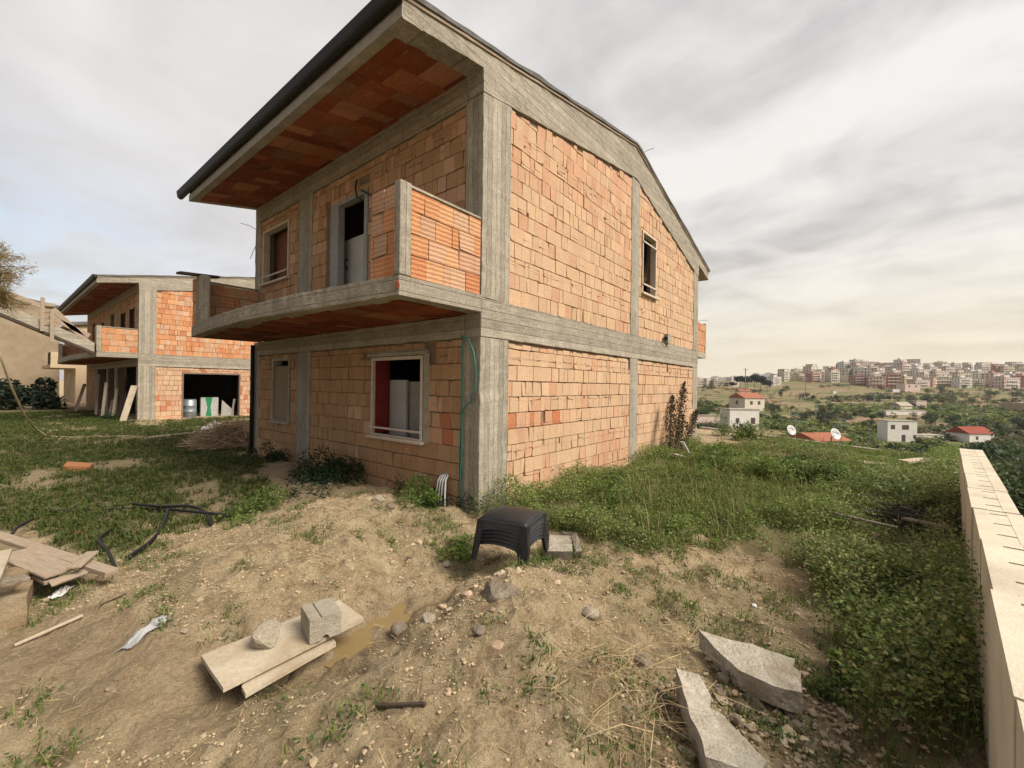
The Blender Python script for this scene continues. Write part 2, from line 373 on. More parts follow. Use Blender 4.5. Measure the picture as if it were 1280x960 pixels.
# ------------------------------------------------------------------ unfinished row houses
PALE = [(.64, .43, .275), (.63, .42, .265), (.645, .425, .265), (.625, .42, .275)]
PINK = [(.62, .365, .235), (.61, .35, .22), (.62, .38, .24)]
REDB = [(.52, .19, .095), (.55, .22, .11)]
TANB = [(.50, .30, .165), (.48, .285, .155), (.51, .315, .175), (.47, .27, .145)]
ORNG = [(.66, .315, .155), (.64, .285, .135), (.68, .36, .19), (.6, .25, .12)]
def pick(rng, *pw):
    r = rng.random(); a = 0
    for pal, w in pw:
        a += w
        if r < a: return pal[rng.integers(len(pal))]
    return pal[rng.integers(len(pal))]
def brick_panel(mb, O, U, Nn, u0, u1, z0, ztop, holes, colf, seed=0, h=.258, widths=(.12, .2, .25), pw=(.3, .22, .48), gapj=.004, gaph=.012, depth=.05, topgap=.0, zphase=None):
    rng = np.random.default_rng(seed)
    O = Vector(O); U = Vector(U); Nn = Vector(Nn)
    zt = ztop if callable(ztop) else (lambda u: ztop)
    zmax = max(zt(u0), zt(u1), zt((u0+u1)/2))
    z = z0; row = 0
    while z < zmax-.02:
        za, zb = z, z+h-gaph*rng.uniform(.7, 1.3)
        cuts = sorted({za, zb} | {c for hh in holes for c in (hh[2], hh[3]) if za+.03 < c < zb-.03})
        u = u0-rng.uniform(0, .2); sag = rng.normal(0, .0015)
        while u < u1:
            w = widths[np.searchsorted(np.cumsum(pw), rng.random()*.999)]
            ua, ub = max(u, u0), min(u+w-gapj*rng.uniform(.4, 1.6), u1); u += w
            if ub-ua < .02: continue
            off = rng.normal(0, .0035)+.002; tilt = rng.normal(0, .0025); dz = rng.normal(0, .0012)+sag
            col = colf(rng, (ua+ub)/2, (za+zb)/2, row)
            k = rng.uniform(.94, 1.05); col = (col[0]*k, col[1]*k, col[2]*k)
            tg = topgap*rng.uniform(.1, 1)
            for ca, cb in zip(cuts, cuts[1:]):
                segs = [(ua, ub)]
                for (h0, h1, g0, g1) in holes:
                    if (ca+cb)/2 > g0 and (ca+cb)/2 < g1:
                        ns = []
                        for a, b in segs:
                            if h1 <= a or h0 >= b: ns.append((a, b)); continue
                            if h0 > a: ns.append((a, h0))
                            if h1 < b: ns.append((h1, b))
                        segs = ns
                for a, b in segs:
                    if b-a < .015: continue
                    ta = min(cb+dz, zt(a)-tg-.004); tb = min(cb+dz, zt(b)-tg-.004)
                    ca_ = ca+dz
                    if min(ta, tb)-ca_ < .015:
                        if max(ta, tb)-ca_ < .05: continue
                        ta = max(ta, ca_+.01); tb = max(tb, ca_+.01)
                    P = []
                    ch = [rng.uniform(.01, .035) if rng.random() < .07 else rng.uniform(0, .0035) for _ in range(4)]
                    for dd in (-depth, off):
                        e_ = ch if dd == off else (0, 0, 0, 0)
                        for (uu, vv, s) in ((a+e_[0], ca_+e_[0]*.6, -1), (b-e_[1], ca_+e_[1]*.6, 1), (b-e_[2], tb-e_[2]*.6, 1), (a+e_[3], ta-e_[3]*.6, -1)):
                            P.append(O+U*uu+Vector((0, 0, vv))+Nn*(dd+(tilt*s if dd == off else 0)))
                    mb.hexa(P, 0, col)
        z += h; row += 1
def core_wall(mb, O, U, Nn, u0, u1, z0, ztop, holes, d0=-.035, d1=-.26, extra=()):
    O = Vector(O); U = Vector(U); Nn = Vector(Nn)
    zt = ztop if callable(ztop) else (lambda u: ztop)
    us = sorted({u0, u1} | {c for hh in holes for c in hh[:2] if u0 < c < u1} | {e for e in extra if u0 < e < u1})
    for a, b in zip(us, us[1:]):
        mid = (a+b)/2
        hs = sorted([(max(hh[2], z0), hh[3]) for hh in holes if hh[0] < mid < hh[1]])
        z = z0; segs = []
        for g0, g1 in hs:
            if g0 > z: segs.append((z, g0, g0))
            z = max(z, g1)
        if min(zt(a), zt(b)) > z: segs.append((z, zt(a), zt(b)))
        for (zz, ta, tb) in segs:
            mb.hexa([O+U*uu+Vector((0, 0, vv))+Nn*dd for dd in (d1, d0) for (uu, vv) in ((a, zz), (b, zz), (b, tb), (a, ta))])
RIDGE, ZR, SL, SR_ = 5.55, 7.95, .19, .242
def roof_top(x): return ZR-SL*(RIDGE-x) if x < RIDGE else ZR-SR_*(x-RIDGE)
def gable_bot(x): return 6.40+.162*(x-.655) if x < 5.6 else 7.2-.243*(x-5.6)
EX0, EX1 = -1.46, 12.42
def rough_cast(o, step=.09, amp=.006):
    bm = bmesh.new(); bm.from_mesh(o.data); co = [v.co.copy() for v in bm.verts]
    for ax in range(3):
        lo = min(c[ax] for c in co); hi = max(c[ax] for c in co)
        if hi-lo < 1.2: continue
        n = Vector((0, 0, 0)); n[ax] = 1; k = lo+step
        while k < hi-.02:
            p = Vector((0, 0, 0)); p[ax] = k; bmesh.ops.bisect_plane(bm, geom=bm.verts[:]+bm.edges[:]+bm.faces[:], plane_co=p, plane_no=n); k += step*random.uniform(.6, 1.4)
    P = np.array([v.co[:] for v in bm.verts])
    for i in range(3):
        j = (fbm(P[:, 0]*5+P[:, 2]*3.1+i*31, P[:, 1]*5+P[:, 2]*4.3-i*17, 300+i, 3)-.5)*amp*3+np.random.default_rng(i).normal(0, amp*.35, len(P))
        for v, q in zip(bm.verts, j): v.co[i] += float(q)
    bm.to_mesh(o.data); bm.free(); return o
def window(root, axis, u0, u1, z0, z1, mat_frame, d=.05, wd=.06, sill=True, bars=(), label=None):
    """frame in an opening; axis 'y' = front wall plane x=0, axis 'x' = gable plane y=0"""
    def bx(mb, a0, a1, b0, b1, e0, e1):
        if axis == 'y': mb.box(e0, e1, a0, a1, b0, b1)
        else: mb.box(a0, a1, e0, e1, b0, b1)
    f = MB(); e0, e1 = -.012, d+.1
    bx(f, u0, u0+wd, z0, z1, e0, e1); bx(f, u1-wd, u1, z0, z1, e0, e1)
    bx(f, u0+wd+.001, u1-wd-.001, z1-wd, z1, e0, e1); bx(f, u0+wd+.001, u1-wd-.001, z0, z0+.03, e0+.003, e1)
    fo = f.build('window_frame', mat_frame, root, bevel=.006)
    if sill:
        s = MB(); bx(s, u0-.06, u1+.06, z0-.055, z0-.003, -.075, e1); s.build('sill', mat_frame, fo, bevel=.008)
    for bz in bars:
        s = MB(); bx(s, u0+.004, u1-.004, bz, bz+.035, -.04, -.016); s.build('crossbar', mat_frame, fo)
    return fo
def soffit_tiles(name, root, x0, x1, y0, y1, zf, seed, pal, tx=.5, ty=.25, xmin=None):
    rng = np.random.default_rng(seed); mb = MB(); y = y0
    while y < y1-.05:
        w = ty*(2 if rng.random() < .3 else 1); yb = min(y+w-.006, y1); x = x0-rng.uniform(0, .3)
        while x < x1:
            xa, xb = max(x, x0 if xmin is None else xmin(y)), min(x+tx-.008, x1); x += tx
            if xb-xa < .03: continue
            c = pal[rng.integers(len(pal))]; k = rng.uniform(.7, 1.25); c = tuple(q*k for q in c); dz = rng.uniform(0, .008)
            P = []
            for dd in (-.012-dz, .02):
                P += [(xa, y, zf(xa)+dd), (xb, y, zf(xb)+dd), (xb, yb, zf(xb)+dd), (xa, yb, zf(xa)+dd)]
            mb.hexa(P, 0, c)
        y += w
    return mb.build(name, clay_soffit, root)
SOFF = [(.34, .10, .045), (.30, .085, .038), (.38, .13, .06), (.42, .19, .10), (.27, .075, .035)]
YD = 8.45
def house(Y0, kind, label):
    first = kind == 1
    root = thing('unfinished_house', label, 'house', (0, Y0, 0), 0, 'unfinished brick houses of the row')
    B = .014 if first else 0
    RC = rough_cast if first else (lambda o: o)
    YD = 8.45 if first else 16.5
    # --- columns
    def col(x0, x1, y0, y1, z0, z1, mt=conc_v):
        RC(MB().box(x0, x1, y0, y1, z0, z1).build('column', mt, root, bevel=B))
    def gcol(x0, x1, z0, f):
        mb = MB(); mb.prism([(x0, .001, z0), (x1, .001, z0), (x1, .001, f(x1)), (x0, .001, f(x0))], [(x0, .36, z0), (x1, .36, z0), (x1, .36, f(x1)), (x0, .36, f(x0))])
        RC(mb.build('column', conc_v, root, bevel=B))
    gb = lambda x: gable_bot(x)-.004
    col(0, .655, .001, .375, -.6, 2.665); gcol(.0, .66, 3.254, gb)
    col(5.385, 5.87, .001, .36, -.6, 2.665); gcol(5.385, 5.87, 3.254, lambda x: min(gb(5.6), gb(x)))
    col(10.62, 11.15, .001, .36, -.6, 2.665); gcol(10.63, 11.15, 3.254, gb)
    for (z0, z1) in ((-.6, 2.665), (3.254, 6.246)):
        [col(.001, .4, ya_, yb_, z0, z1) for ya_, yb_ in ([(5.23, 5.93), (8.1, YD)] if first else [(5.23, 5.93), (8.1, 8.5), (12.0, 12.4), (16.1, YD)])]
    # --- beams
    RC(MB().box(0, 11.15, -.006, .34, 2.67, 3.25).build('floor_beam', conc_x, root, bevel=B))
    RC(MB().box(.0, .34, .345, YD, 2.67, 3.02).build('floor_beam', conc_y, root, bevel=B))
    RC(MB().box(.0, .34, .345, YD, 6.25, 6.68).build('eave_beam', conc_y, root, bevel=B))
    mb = MB()
    prof = [(EX0, roof_top(EX0)-.24), (-.02, roof_top(-.02)-.25), (.0, gable_bot(0)), (5.6, 7.2), (11.15, gable_bot(11.15)), (11.17, roof_top(11.17)-.3), (EX1, roof_top(EX1)-.28), (EX1, roof_top(EX1)), (RIDGE, ZR), (EX0, roof_top(EX0))]
    mb.prism([(x, -.006, z) for x, z in prof], [(x, .335, z) for x, z in prof]); RC(mb.build('roof_beam', conc_x, root, bevel=B))
    # --- roof slab, boarding, covering
    mb = MB()
    sl = [(EX0+.004, roof_top(EX0)-.22), (RIDGE, ZR-.24), (EX1-.004, roof_top(EX1)-.26), (EX1-.004, roof_top(EX1)-.003), (RIDGE, ZR-.003), (EX0+.004, roof_top(EX0)-.003)]
    mb.prism([(x, .338, z) for x, z in sl], [(x, YD+.08, z) for x, z in sl]); ro = mb.build('roof', conc_flat, root)
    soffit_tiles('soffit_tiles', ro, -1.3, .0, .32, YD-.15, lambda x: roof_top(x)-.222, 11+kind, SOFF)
    rng = np.random.default_rng(kind)
    def strip(nm, mt, t0, t1, y0, jit, dx):
        mb = MB(); xs = np.concatenate([np.linspace(EX0-dx, RIDGE, 26), np.linspace(RIDGE, EX1+dx, 26)[1:]])
        a = []; b = []
        for x in xs:
            j = rng.normal(0, jit); a.append((x, y0+rng.normal(0, jit*.7), roof_top(x)+t0+j*.4)); b.append((x, y0+rng.normal(0, jit*.7), roof_top(x)+t1+j))
        for i in range(len(xs)-1):
            p, q, r, s_ = a[i], a[i+1], b[i+1], b[i]
            mb.hexa([p, q, (q[0], YD+.12, q[2]), (p[0], YD+.12, p[2]), s_, r, (r[0], YD+.12, r[2]), (s_[0], YD+.12, s_[2])])
        return mb.build(nm, mt, ro)
    strip('verge_board', wood, .002, .045, -.03, .006, .01)
    strip('roof_covering', membrane, .05, .11, -.055, .008, .05)
    # gutter along the front eave
    zt = roof_top(EX0); gl = YD+(.55 if first else .35)
    mb = MB(); g = []
    for k in range(9):
        a = math.pi*k/8; g.append((EX0-.075-.07*math.cos(a), zt-.0-.075*math.sin(a)))
    outer = [(EX0-.16, zt+.1)]+g+[(EX0-.004, zt+.1)]
    mb.prism([(x, -.06, z) for x, z in outer], [(x, gl, z) for x, z in outer])
    go = mb.build('gutter', gutter_m, root, smooth=False)
    MB().box(EX0-.02, EX0-.003, -.02, gl-.5, zt-.235, zt-.085).build('fascia', mottled('fascia%d' % kind, (.42, .39, .35), (.34, .31, .28), 6, .8, .2, .004), root)
    MB().tube([(EX0-.08, -.13, zt-.02), (EX0-.08, .0, zt-.02)], .062, 12).build('gutter_spout', gutter_m, go, smooth=True)
    # --- brick walls
    gcf = lambda rng, u, z, r: (pick(rng, (REDB, .7), (PINK, .3)) if (first and .7 < u < 2.2 and 1.27 < z < 1.5) else
        pick(rng, (PINK, .6), (PALE, .4)) if (u > 3.0 and z < 1.1 and u < 5.4) or (z > 5.2+(u-.6)*.17 and u < 5.4) or (z > 3.2 and 4.6 < u < 5.4) else pick(rng, (PALE, .88), (PINK, .12)))
    if not first: gcf = lambda rng, u, z, r: pick(rng, (ORNG, .65), (PINK, .25), (PALE, .1)) if z > 3 else pick(rng, (PINK, .45), (PALE, .4), (REDB, .15))
    X = (1, 0, 0); Yv = (0, 1, 0); NG = (0, -1, 0); NF = (-1, 0, 0)
    O = (0, .014, 0)
    if first:
        gh = [(1.63, 1.73, 1.3, 1.52), (2.08, 2.2, .02, .14), (1.66, 1.69, .9, .99), (2.18, 2.21, .88, 1.0), (8.0, 8.18, 2.4, 2.66), (5.29, 5.385, 2.38, 2.67), (2.0, 2.03, 6.0, 6.04), (3.9, 3.97, 5.62, 5.68), (1.12, 1.15, 4.8, 4.86), (2.6, 2.63, 3.9, 3.95), (1.1, 1.14, .42, .5), (3.1, 3.14, 1.7, 1.75), (1.0, 1.03, 5.9, 5.95)]
        gw = [(6.04, 7.08, 4.39, 6.06)]
    else:
        gh = []; gw = [(1.72, 4.36, -.2, 2.40)]
    for (u0, u1) in ((.66, 5.38), (5.875, 10.615)):
        for up in (0, 1):
            ztop = (lambda u: 2.645) if not up else (lambda u: gable_bot(u)-.012)
            z0 = -.55 if not up else 3.256
            mb = MB(); brick_panel(mb, O, X, NG, u0, u1, z0, ztop, gh+gw, gcf, 30+kind*7+up+int(u0*10), topgap=.035 if not up else .1, h=.258 if first else .255)
            w = mb.build('brick_wall', clay, root)
            mb = MB(); core_wall(mb, O, X, NG, u0, u1, z0, (lambda u: 2.668) if not up else (lambda u: gable_bot(u)-.002), gw, extra=(5.6,))
            mb.build('mortar_bed', mortar, w)
    # --- front wall (x=0)
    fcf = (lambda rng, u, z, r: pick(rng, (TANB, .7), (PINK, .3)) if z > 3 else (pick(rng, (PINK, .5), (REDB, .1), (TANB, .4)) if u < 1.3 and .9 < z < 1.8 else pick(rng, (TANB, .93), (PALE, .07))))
    O = (.014, 0, 0)
    if first:
        fw = [(1.29, 2.83, .99, 2.45), (6.23, 7.26, .99, 2.57), (6.38, 7.93, 4.51, 5.93), (3.0, 4.42, 3.2, 5.72)]
        fh = [(1.02, 1.3, 2.3, 2.66), (2.78, 3.12, 2.4, 2.56), (4.42, 4.62, 3.25, 5.8), (2.98, 3.35, 5.8, 6.0)]
    else:
        fw = [(.38, 5.2, -.6, 2.66), (5.95, 8.05, -.6, 2.66), (9.6, 10.8, 3.2, 5.6), (13, 14.2, 4.4, 5.8), (8.55, 11.95, -.6, 2.66), (1.0, 2.2, 3.2, 5.6), (3.2, 4.4, 3.2, 5.6), (6.4, 7.5, 4.4, 5.8)]; fh = []
    for (u0, u1) in (((.38, 5.225), (5.935, 8.095)) if first else ((.38, 5.225), (5.935, 8.095), (8.505, 11.995), (12.405, 16.095))):
        for up in (0, 1):
            z0, z1 = (-.55, 2.66) if not up else (3.256, 6.24)
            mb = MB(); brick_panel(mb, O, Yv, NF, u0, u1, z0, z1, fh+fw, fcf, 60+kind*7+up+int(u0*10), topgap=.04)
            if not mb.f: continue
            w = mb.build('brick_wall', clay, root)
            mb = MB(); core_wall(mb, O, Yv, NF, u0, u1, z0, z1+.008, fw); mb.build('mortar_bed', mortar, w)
    # --- rear and far walls
    mb = MB(); brick_panel(mb, (11.136, 0, 0), Yv, (1, 0, 0), .37, YD, -.55, 5.85, [], gcf, 5, topgap=.02); w = mb.build('brick_wall', clay, root)
    mb = MB(); core_wall(mb, (11.136, 0, 0), Yv, (1, 0, 0), .37, YD, -.55, 5.9, []); mb.build('mortar_bed', mortar, w)
    mb = MB(); brick_panel(mb, (0, YD-.014, 0), X, (0, 1, 0), .41, 11.1, -.55, lambda u: roof_top(u)-.25, [], gcf, 6); w = mb.build('brick_wall', clay, root)
    mb = MB(); core_wall(mb, (0, YD-.014, 0), X, (0, 1, 0), .41, 10.87, -.55, lambda u: roof_top(u)-.26, [], extra=(RIDGE,)); mb.build('mortar_bed', mortar, w)
    # --- inside
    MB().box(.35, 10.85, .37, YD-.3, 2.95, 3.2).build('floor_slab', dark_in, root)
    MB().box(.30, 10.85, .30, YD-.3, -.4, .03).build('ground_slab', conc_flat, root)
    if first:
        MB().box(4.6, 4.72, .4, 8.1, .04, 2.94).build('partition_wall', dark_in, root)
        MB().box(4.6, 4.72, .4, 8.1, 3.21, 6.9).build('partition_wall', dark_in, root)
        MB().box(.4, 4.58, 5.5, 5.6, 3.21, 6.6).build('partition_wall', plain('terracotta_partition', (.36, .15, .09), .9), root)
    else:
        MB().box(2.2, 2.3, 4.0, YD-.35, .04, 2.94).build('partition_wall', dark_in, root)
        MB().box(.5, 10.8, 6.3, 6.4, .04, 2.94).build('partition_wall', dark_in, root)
    # --- front balcony with bowed edge
    yb = YD-.2
    def bow(y): return -1.45-.3*max(0, math.sin(math.pi*min(max(y/yb, 0), 1)))
    jr = np.random.default_rng(4+kind); ja = lambda s_: float(jr.normal(0, s_))
    out = [(0, 0)]+[(bow(y)+ja(.005), y) for y in np.linspace(0, yb, 70)]+[(0, yb)]
    mb = MB(); mb.prism([(x, y-.002, 3.03+(ja(.009) if x < -.5 else 0)) for x, y in out], [(x+(ja(.005) if x < -.5 else 0), y-.002, 3.283-(abs(ja(.006)) if x < -.5 else 0)) for x, y in out]); ba = mb.build('balcony', conc_y, root, bevel=.008)
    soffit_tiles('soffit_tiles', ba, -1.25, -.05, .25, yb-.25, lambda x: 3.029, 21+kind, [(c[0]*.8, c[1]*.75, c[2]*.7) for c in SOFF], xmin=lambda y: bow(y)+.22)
    pcf = lambda rng, u, z, r: pick(rng, (ORNG, .6), (PINK, .4))
    for (ya, py0, py1, ry0, ry1, gy, nrm) in ((0, -.003, .115, .118, .62, .012, NG), (yb, yb-.75, yb-.36, yb-.355, yb, yb-.13, NG)):
        MB().box(-1.453, -1.28, py0, py1, 3.287, 4.44).build('balcony_pier', conc_v, ba, bevel=.012)
        mb = MB(); brick_panel(mb, (-1.437, 0, 0), Yv, NF, ry0, ry1, 3.287, 4.43, [], pcf, 81, h=.285, widths=(.12, .25, .3), pw=(.3, .35, .35), depth=.1)
        pp = mb.build('parapet', clay_rib, ba)
        MB().box(-1.425, -1.345, ry0, ry1, 3.29, 4.41).build('mortar_bed', mortar, pp)
        mb = MB(); brick_panel(mb, (0, gy, 0), X, NG, -1.275, -.02, 3.287, lambda u: 4.39, [], pcf, 83, h=.275, widths=(.12, .25, .3), pw=(.12, .28, .6), depth=.1)
        pp = mb.build('parapet', clay_rib, ba)
        MB().box(-1.27, -.025, gy+.012, gy+.095, 3.29, 4.37).build('mortar_bed', mortar, pp)
        MB().box(-1.45, -.02, gy-.01, gy+.11, 4.395 if gy > 1 else 4.392, 4.425).build('coping', conc_flat, pp, bevel=.006)
    # --- rear balcony
    MB().box(11.155, 12.2, .0, 7.8, 3.05, 3.24).build('balcony', conc_flat, root)
    mb = MB(); brick_panel(mb, (0, .012, 0), X, NG, 11.16, 12.1, 3.245, 4.3, [], pcf, 85, h=.26, depth=.1); mb.build('parapet', clay_rib, root)
    MB().box(12.105, 12.2, .0, 7.8, 3.245, 4.33).build('balcony_pier', conc_flat, root)
    if first:
        window(root, 'y', 1.31, 2.81, 1.0, 2.44, frame_m, d=-.05, bars=(1.13,))
        MB().box(.06, .34, 2.775, 2.825, 1.03, 2.42).build('red_shutter', red_m, root)
        fo = window(root, 'y', 6.25, 7.24, 1.0, 2.56, conc_flat, d=.1, wd=.07)
        MB().box(.03, .07, 6.33, 7.17, 1.04, 2.36).build('window_shutter', plain('tan_shutter_board', (.33, .25, .16), .9), fo)
        window(root, 'y', 6.40, 7.91, 4.53, 5.92, frame_m, wd=.05, bars=(4.68,))
        fo = window(root, 'x', 6.07, 7.05, 4.42, 6.03, frame_m, wd=.05, bars=(5.72, 4.62))
        MB().box(5.9, 8.2, .95, 1.03, 3.21, 5.7).build('partition_wall', plain('terracotta_room_wall', (.42, .2, .13), .9), root)
        MB().box(.34, .38, 7.15, 7.95, 3.9, 5.95).build('window_shutter', plain('brown_shutter', (.26, .11, .07), .8), root)
        # concrete reveal round the ground-floor window
        mb = MB(); mb.box(-.004, .02, 1.16, 1.285, .97, 2.46); mb.build('window_reveal', conc_flat, root)
        MB().box(-.012, .1, 1.2, 2.95, 2.452, 2.545).build('lintel', conc_y, root)
        # balcony door: frame, leaf and handle
        mb = MB(); mb.box(-.01, .14, 4.09, 4.40, 3.287, 5.71); mb.box(-.01, .14, 3.02, 3.13, 3.287, 5.71); mb.box(-.008, .139, 3.132, 4.088, 5.64, 5.71)
        do = mb.build('door_frame', grey_door, root, bevel=.008)
        lf = MB().box(.3, .35, 3.0, 5.2, 3.287, 5.05).build('door_leaf', plaster_in, do)
        a = at_x(435, 330, .29); MB().tube([(.28, a.y, a.z-.1), (.2, a.y-.02, a.z-.05), (.2, a.y-.02, a.z+.05), (.28, a.y, a.z+.1)], .012, 6).build('handle', black_pl, lf)
        # panels seen through the ground-floor window
        for (pa, pb, top, mt, xx, nm) in ((471, 484.5, 400, red_m, .36, 'red_door'), (486, 508, 475, plaster_in, .42, 'inner_door'), (508, 532, 477, plain('grey_inner_wall', (.4, .38, .35), .8), .5, 'inner_wall')):
            y1 = at_x(pa, 480, xx).y; y0 = at_x(pb, 480, xx).y; zt_ = min(2.9, at_x((pa+pb)/2, top, xx).z)
            MB().box(xx, xx+.05, y0, y1, .035, zt_).build(nm, mt, root)
        # wall box and bracket on the gable
        jb = MB().box(7.78, 8.02, -.10, .012, 3.24, 3.5).build('junction_box', conc_flat, root)
        MB().tube([(7.6, -.1, 3.36), (7.72, -.06, 3.42), (7.77, -.05, 3.36)], .05, 8).build('box_cable', black_pl, jb)
        MB().box(7.62, 8.2, -.02, .0, 3.15, 3.2).build('mortar_patch', conc_flat, jb)
        # rebar ends
        for (p, q) in (((11.13, .05, 4.28), (11.9, -.15, 4.42)), ((.05, 8.42, 6.1), (-.35, 8.5, 6.2)), ((.02, 8.43, 5.7), (-.1, 8.5, 5.3)), ((5.9, .05, 7.9), (6.4, -.15, 8.25))):
            MB().tube([p, tuple((np.array(p)+q)/2+[0, 0, .03]), q], .007, 5).build('rebar', gutter_m, root)
        MB().box(-1.49, -1.452, .0, .05, 3.1, 3.22).build('red_spacer', clay, ba) if False else None
        # downpipe at the far front corner
        MB().tube([(-.07, 8.32, 2.95), (-.07, 8.32, -.3)], .05, 10).build('downpipe', gutter_m, root, smooth=True)
        # cables hanging over the balcony door and the loose wire at the column
        rr = np.random.default_rng(2)
        for (a, b) in (((488, 236), (452, 238)), ((560, 235), (556, 330)), ((446, 225), (452, 250)), ((590, 250), (583, 330))):
            p = at_x(*a, -.03); q = at_x(*b, -.03)
            if b[1] > 300: continue
            mid = (p+q)/2+Vector((-.05, 0, -.15)); MB().tube([p, p*.5+mid*.5+Vector((-.03, 0, 0)), mid, q*.5+mid*.5, q], .018, 6).build('cable', black_pl, root)
        # dark rubber lap at the foot of the upper corner column
        # timber plank on the far pier
        pk = MB(); pk.obox((-1.43, 7.83, 4.475), (.97, .2, .1), (-.2, .98, 0), (-.1, 0, .99), .42, .1, .025)
        tag(pk.build('timber_plank', darkwood), 'dark timber plank lying across top of far balcony pier', 'plank')
    else:
        # steel frame round the garage opening
        mb = MB(); mb.box(1.72, 1.78, -.01, .2, -.1, 2.42); mb.box(4.3, 4.36, -.01, .2, -.1, 2.42); mb.box(1.781, 4.299, -.009, .199, 2.34, 2.42)
        mb.build('garage_frame', plain('rusty_garage_frame', (.24, .17, .14), .7), root)
        for yy in (1.0, 3.2):
            mb = MB(); mb.box(.0, .1, yy, yy+.07, 3.287, 5.6); mb.box(.0, .1, yy+1.13, yy+1.2, 3.287, 5.6); mb.build('door_frame', darkwood, root)
    return root
H1 = house(0, 1, 'large unfinished two storey brick and concrete house in the foreground')
H2 = house(22.38, 2, 'smaller looking unfinished orange brick house behind with open garage doorway')

# ------------------------------------------------------------------ vegetation zones (world polygons)
def poly_w(px): return np.array([[gp(*p).x, gp(*p).y] for p in px])
def inpoly(x, y, P):
    ins = np.zeros(x.shape, bool); j = len(P)-1
    for i in range(len(P)):
        xi, yi = P[i]; xj, yj = P[j]
        with np.errstate(divide='ignore', invalid='ignore'):
            c = ((yi > y) != (yj > y)) & (x < (xj-xi)*(y-yi)/(yj-yi+1e-12)+xi)
        ins ^= c; j = i
    return ins
Z_WEED = [poly_w([(632, 652), (690, 672), (760, 676), (835, 692), (900, 672), (965, 700), (1005, 742), (1080, 775), (1110, 812), (1260, 812), (1236, 760), (1196, 579), (1190, 572), (960, 546), (885, 562)]),
          poly_w([(1005, 742), (1085, 772), (1200, 800), (1250, 960), (1075, 960), (1030, 870), (1085, 830)])]
Z_WEED[0] = np.vstack([Z_WEED[0], [[11.1, .2], [.1, .2]]])
Z_LAWN = [np.array([[-9, 1.6], *poly_w([(0, 668), (70, 650), (150, 690), (195, 668), (290, 642), (345, 632), (318, 600), (322, 575)]).tolist(), [-.3, 8.9], [9, 8.9], [9, 21.6], [-.5, 21.6], [-.5, 39], [-2, 60], [-30, 60], [-30, 2]])]
Z_SPARSE = [poly_w([(690, 690), (760, 690), (1000, 745), (1085, 830), (1040, 870), (880, 790), (760, 760)]), poly_w([(140, 700), (200, 670), (250, 690), (240, 740), (200, 790), (150, 780)]),
            poly_w([(470, 640), (580, 640), (585, 705), (520, 700)]), poly_w([(0, 700), (130, 700), (110, 760), (0, 800)]), poly_w([(0, 870), (110, 850), (160, 900), (90, 960), (0, 960)]),
            poly_w([(330, 860), (420, 850), (400, 900), (300, 920)]), poly_w([(700, 800), (860, 760), (850, 960), (700, 960)])]
def zones(x, y):
    jx = (fbm(x*1.3, y*1.3, 40)-.5)*1.1+(fbm(x*5, y*5, 43)-.5)*.5; jy = (fbm(x*1.3, y*1.3, 50)-.5)*1.1+(fbm(x*5, y*5, 53)-.5)*.5
    dcam = np.hypot(x-CAM[0], y-CAM[1]); k = np.clip(dcam/6, .3, 1.2)
    X, Y = x+jx*k, y+jy*k
    weed = np.zeros(x.shape, bool); lawn = weed.copy(); sp = weed.copy()
    for P in Z_WEED: weed |= inpoly(X, Y, P)
    for P in Z_LAWN: lawn |= inpoly(X, Y, P)
    for P in Z_SPARSE: sp |= inpoly(X, Y, P)
    house_ = ((x > -.02) & (x < 11.2) & (y > -.02) & (y < 8.5)) | ((x > -.02) & (x < 11.2) & (y > 22.3) & (y < 39))
    weed &= ~house_; lawn &= ~house_; sp &= ~house_
    dA, dB = edge_d(x, y); yard = np.maximum(dA, dB) < .0
    return weed & yard, lawn & yard, sp & yard

# ------------------------------------------------------------------ ground sheet
def axis(c0, c1, step, far):
    a = list(np.arange(c0, c1+step/2, step))
    for sgn, st in ((1, c1), (-1, c0)):
        s = step; p = st; out = []
        while abs(p-st) < far:
            s = min(s*1.055, 400); p += sgn*s; out.append(p)
        a = a+out if sgn > 0 else out[::-1]+a
    return np.array(a)
GX = axis(-5.2, 2.2, .045, 5200); GY = axis(-5.6, 3.5, .045, 5200)
XX, YY = np.meshgrid(GX, GY, indexing='ij'); ZZ = hgt(XX, YY)
nx, ny = XX.shape
me = bpy.data.meshes.new('ground')
me.vertices.add(nx*ny); me.vertices.foreach_set('co', np.stack([XX, YY, ZZ], -1).astype(np.float32).ravel())
ii, jj = np.meshgrid(np.arange(nx-1), np.arange(ny-1), indexing='ij')
q = np.stack([ii*ny+jj, (ii+1)*ny+jj, (ii+1)*ny+jj+1, ii*ny+jj+1], -1).reshape(-1, 4)
me.loops.add(q.size); me.loops.foreach_set('vertex_index', q.astype(np.int32).ravel())
me.polygons.add(len(q)); me.polygons.foreach_set('loop_start', np.arange(0, q.size, 4, dtype=np.int32)); me.polygons.foreach_set('loop_total', np.full(len(q), 4, np.int32))
me.update(calc_edges=True)
wd_, lw_, sp_ = zones(XX, YY)
dA, dB = edge_d(XX, YY); out_ = sstep(0, 1.5, np.maximum(dA, dB))
mossy = np.clip(wd_*.95+lw_*np.clip(.55+(fbm(XX*.8, YY*.8, 71)-.36)*6, .35, 1)+sp_*.3, 0, 1)
PATH = [(-2.25, -1.45), (-2.7, -1.42), (-3.2, -1.38), (-3.7, -1.2), (-4.0, -.8), (-4.2, -.2), (-4.3, .3)]
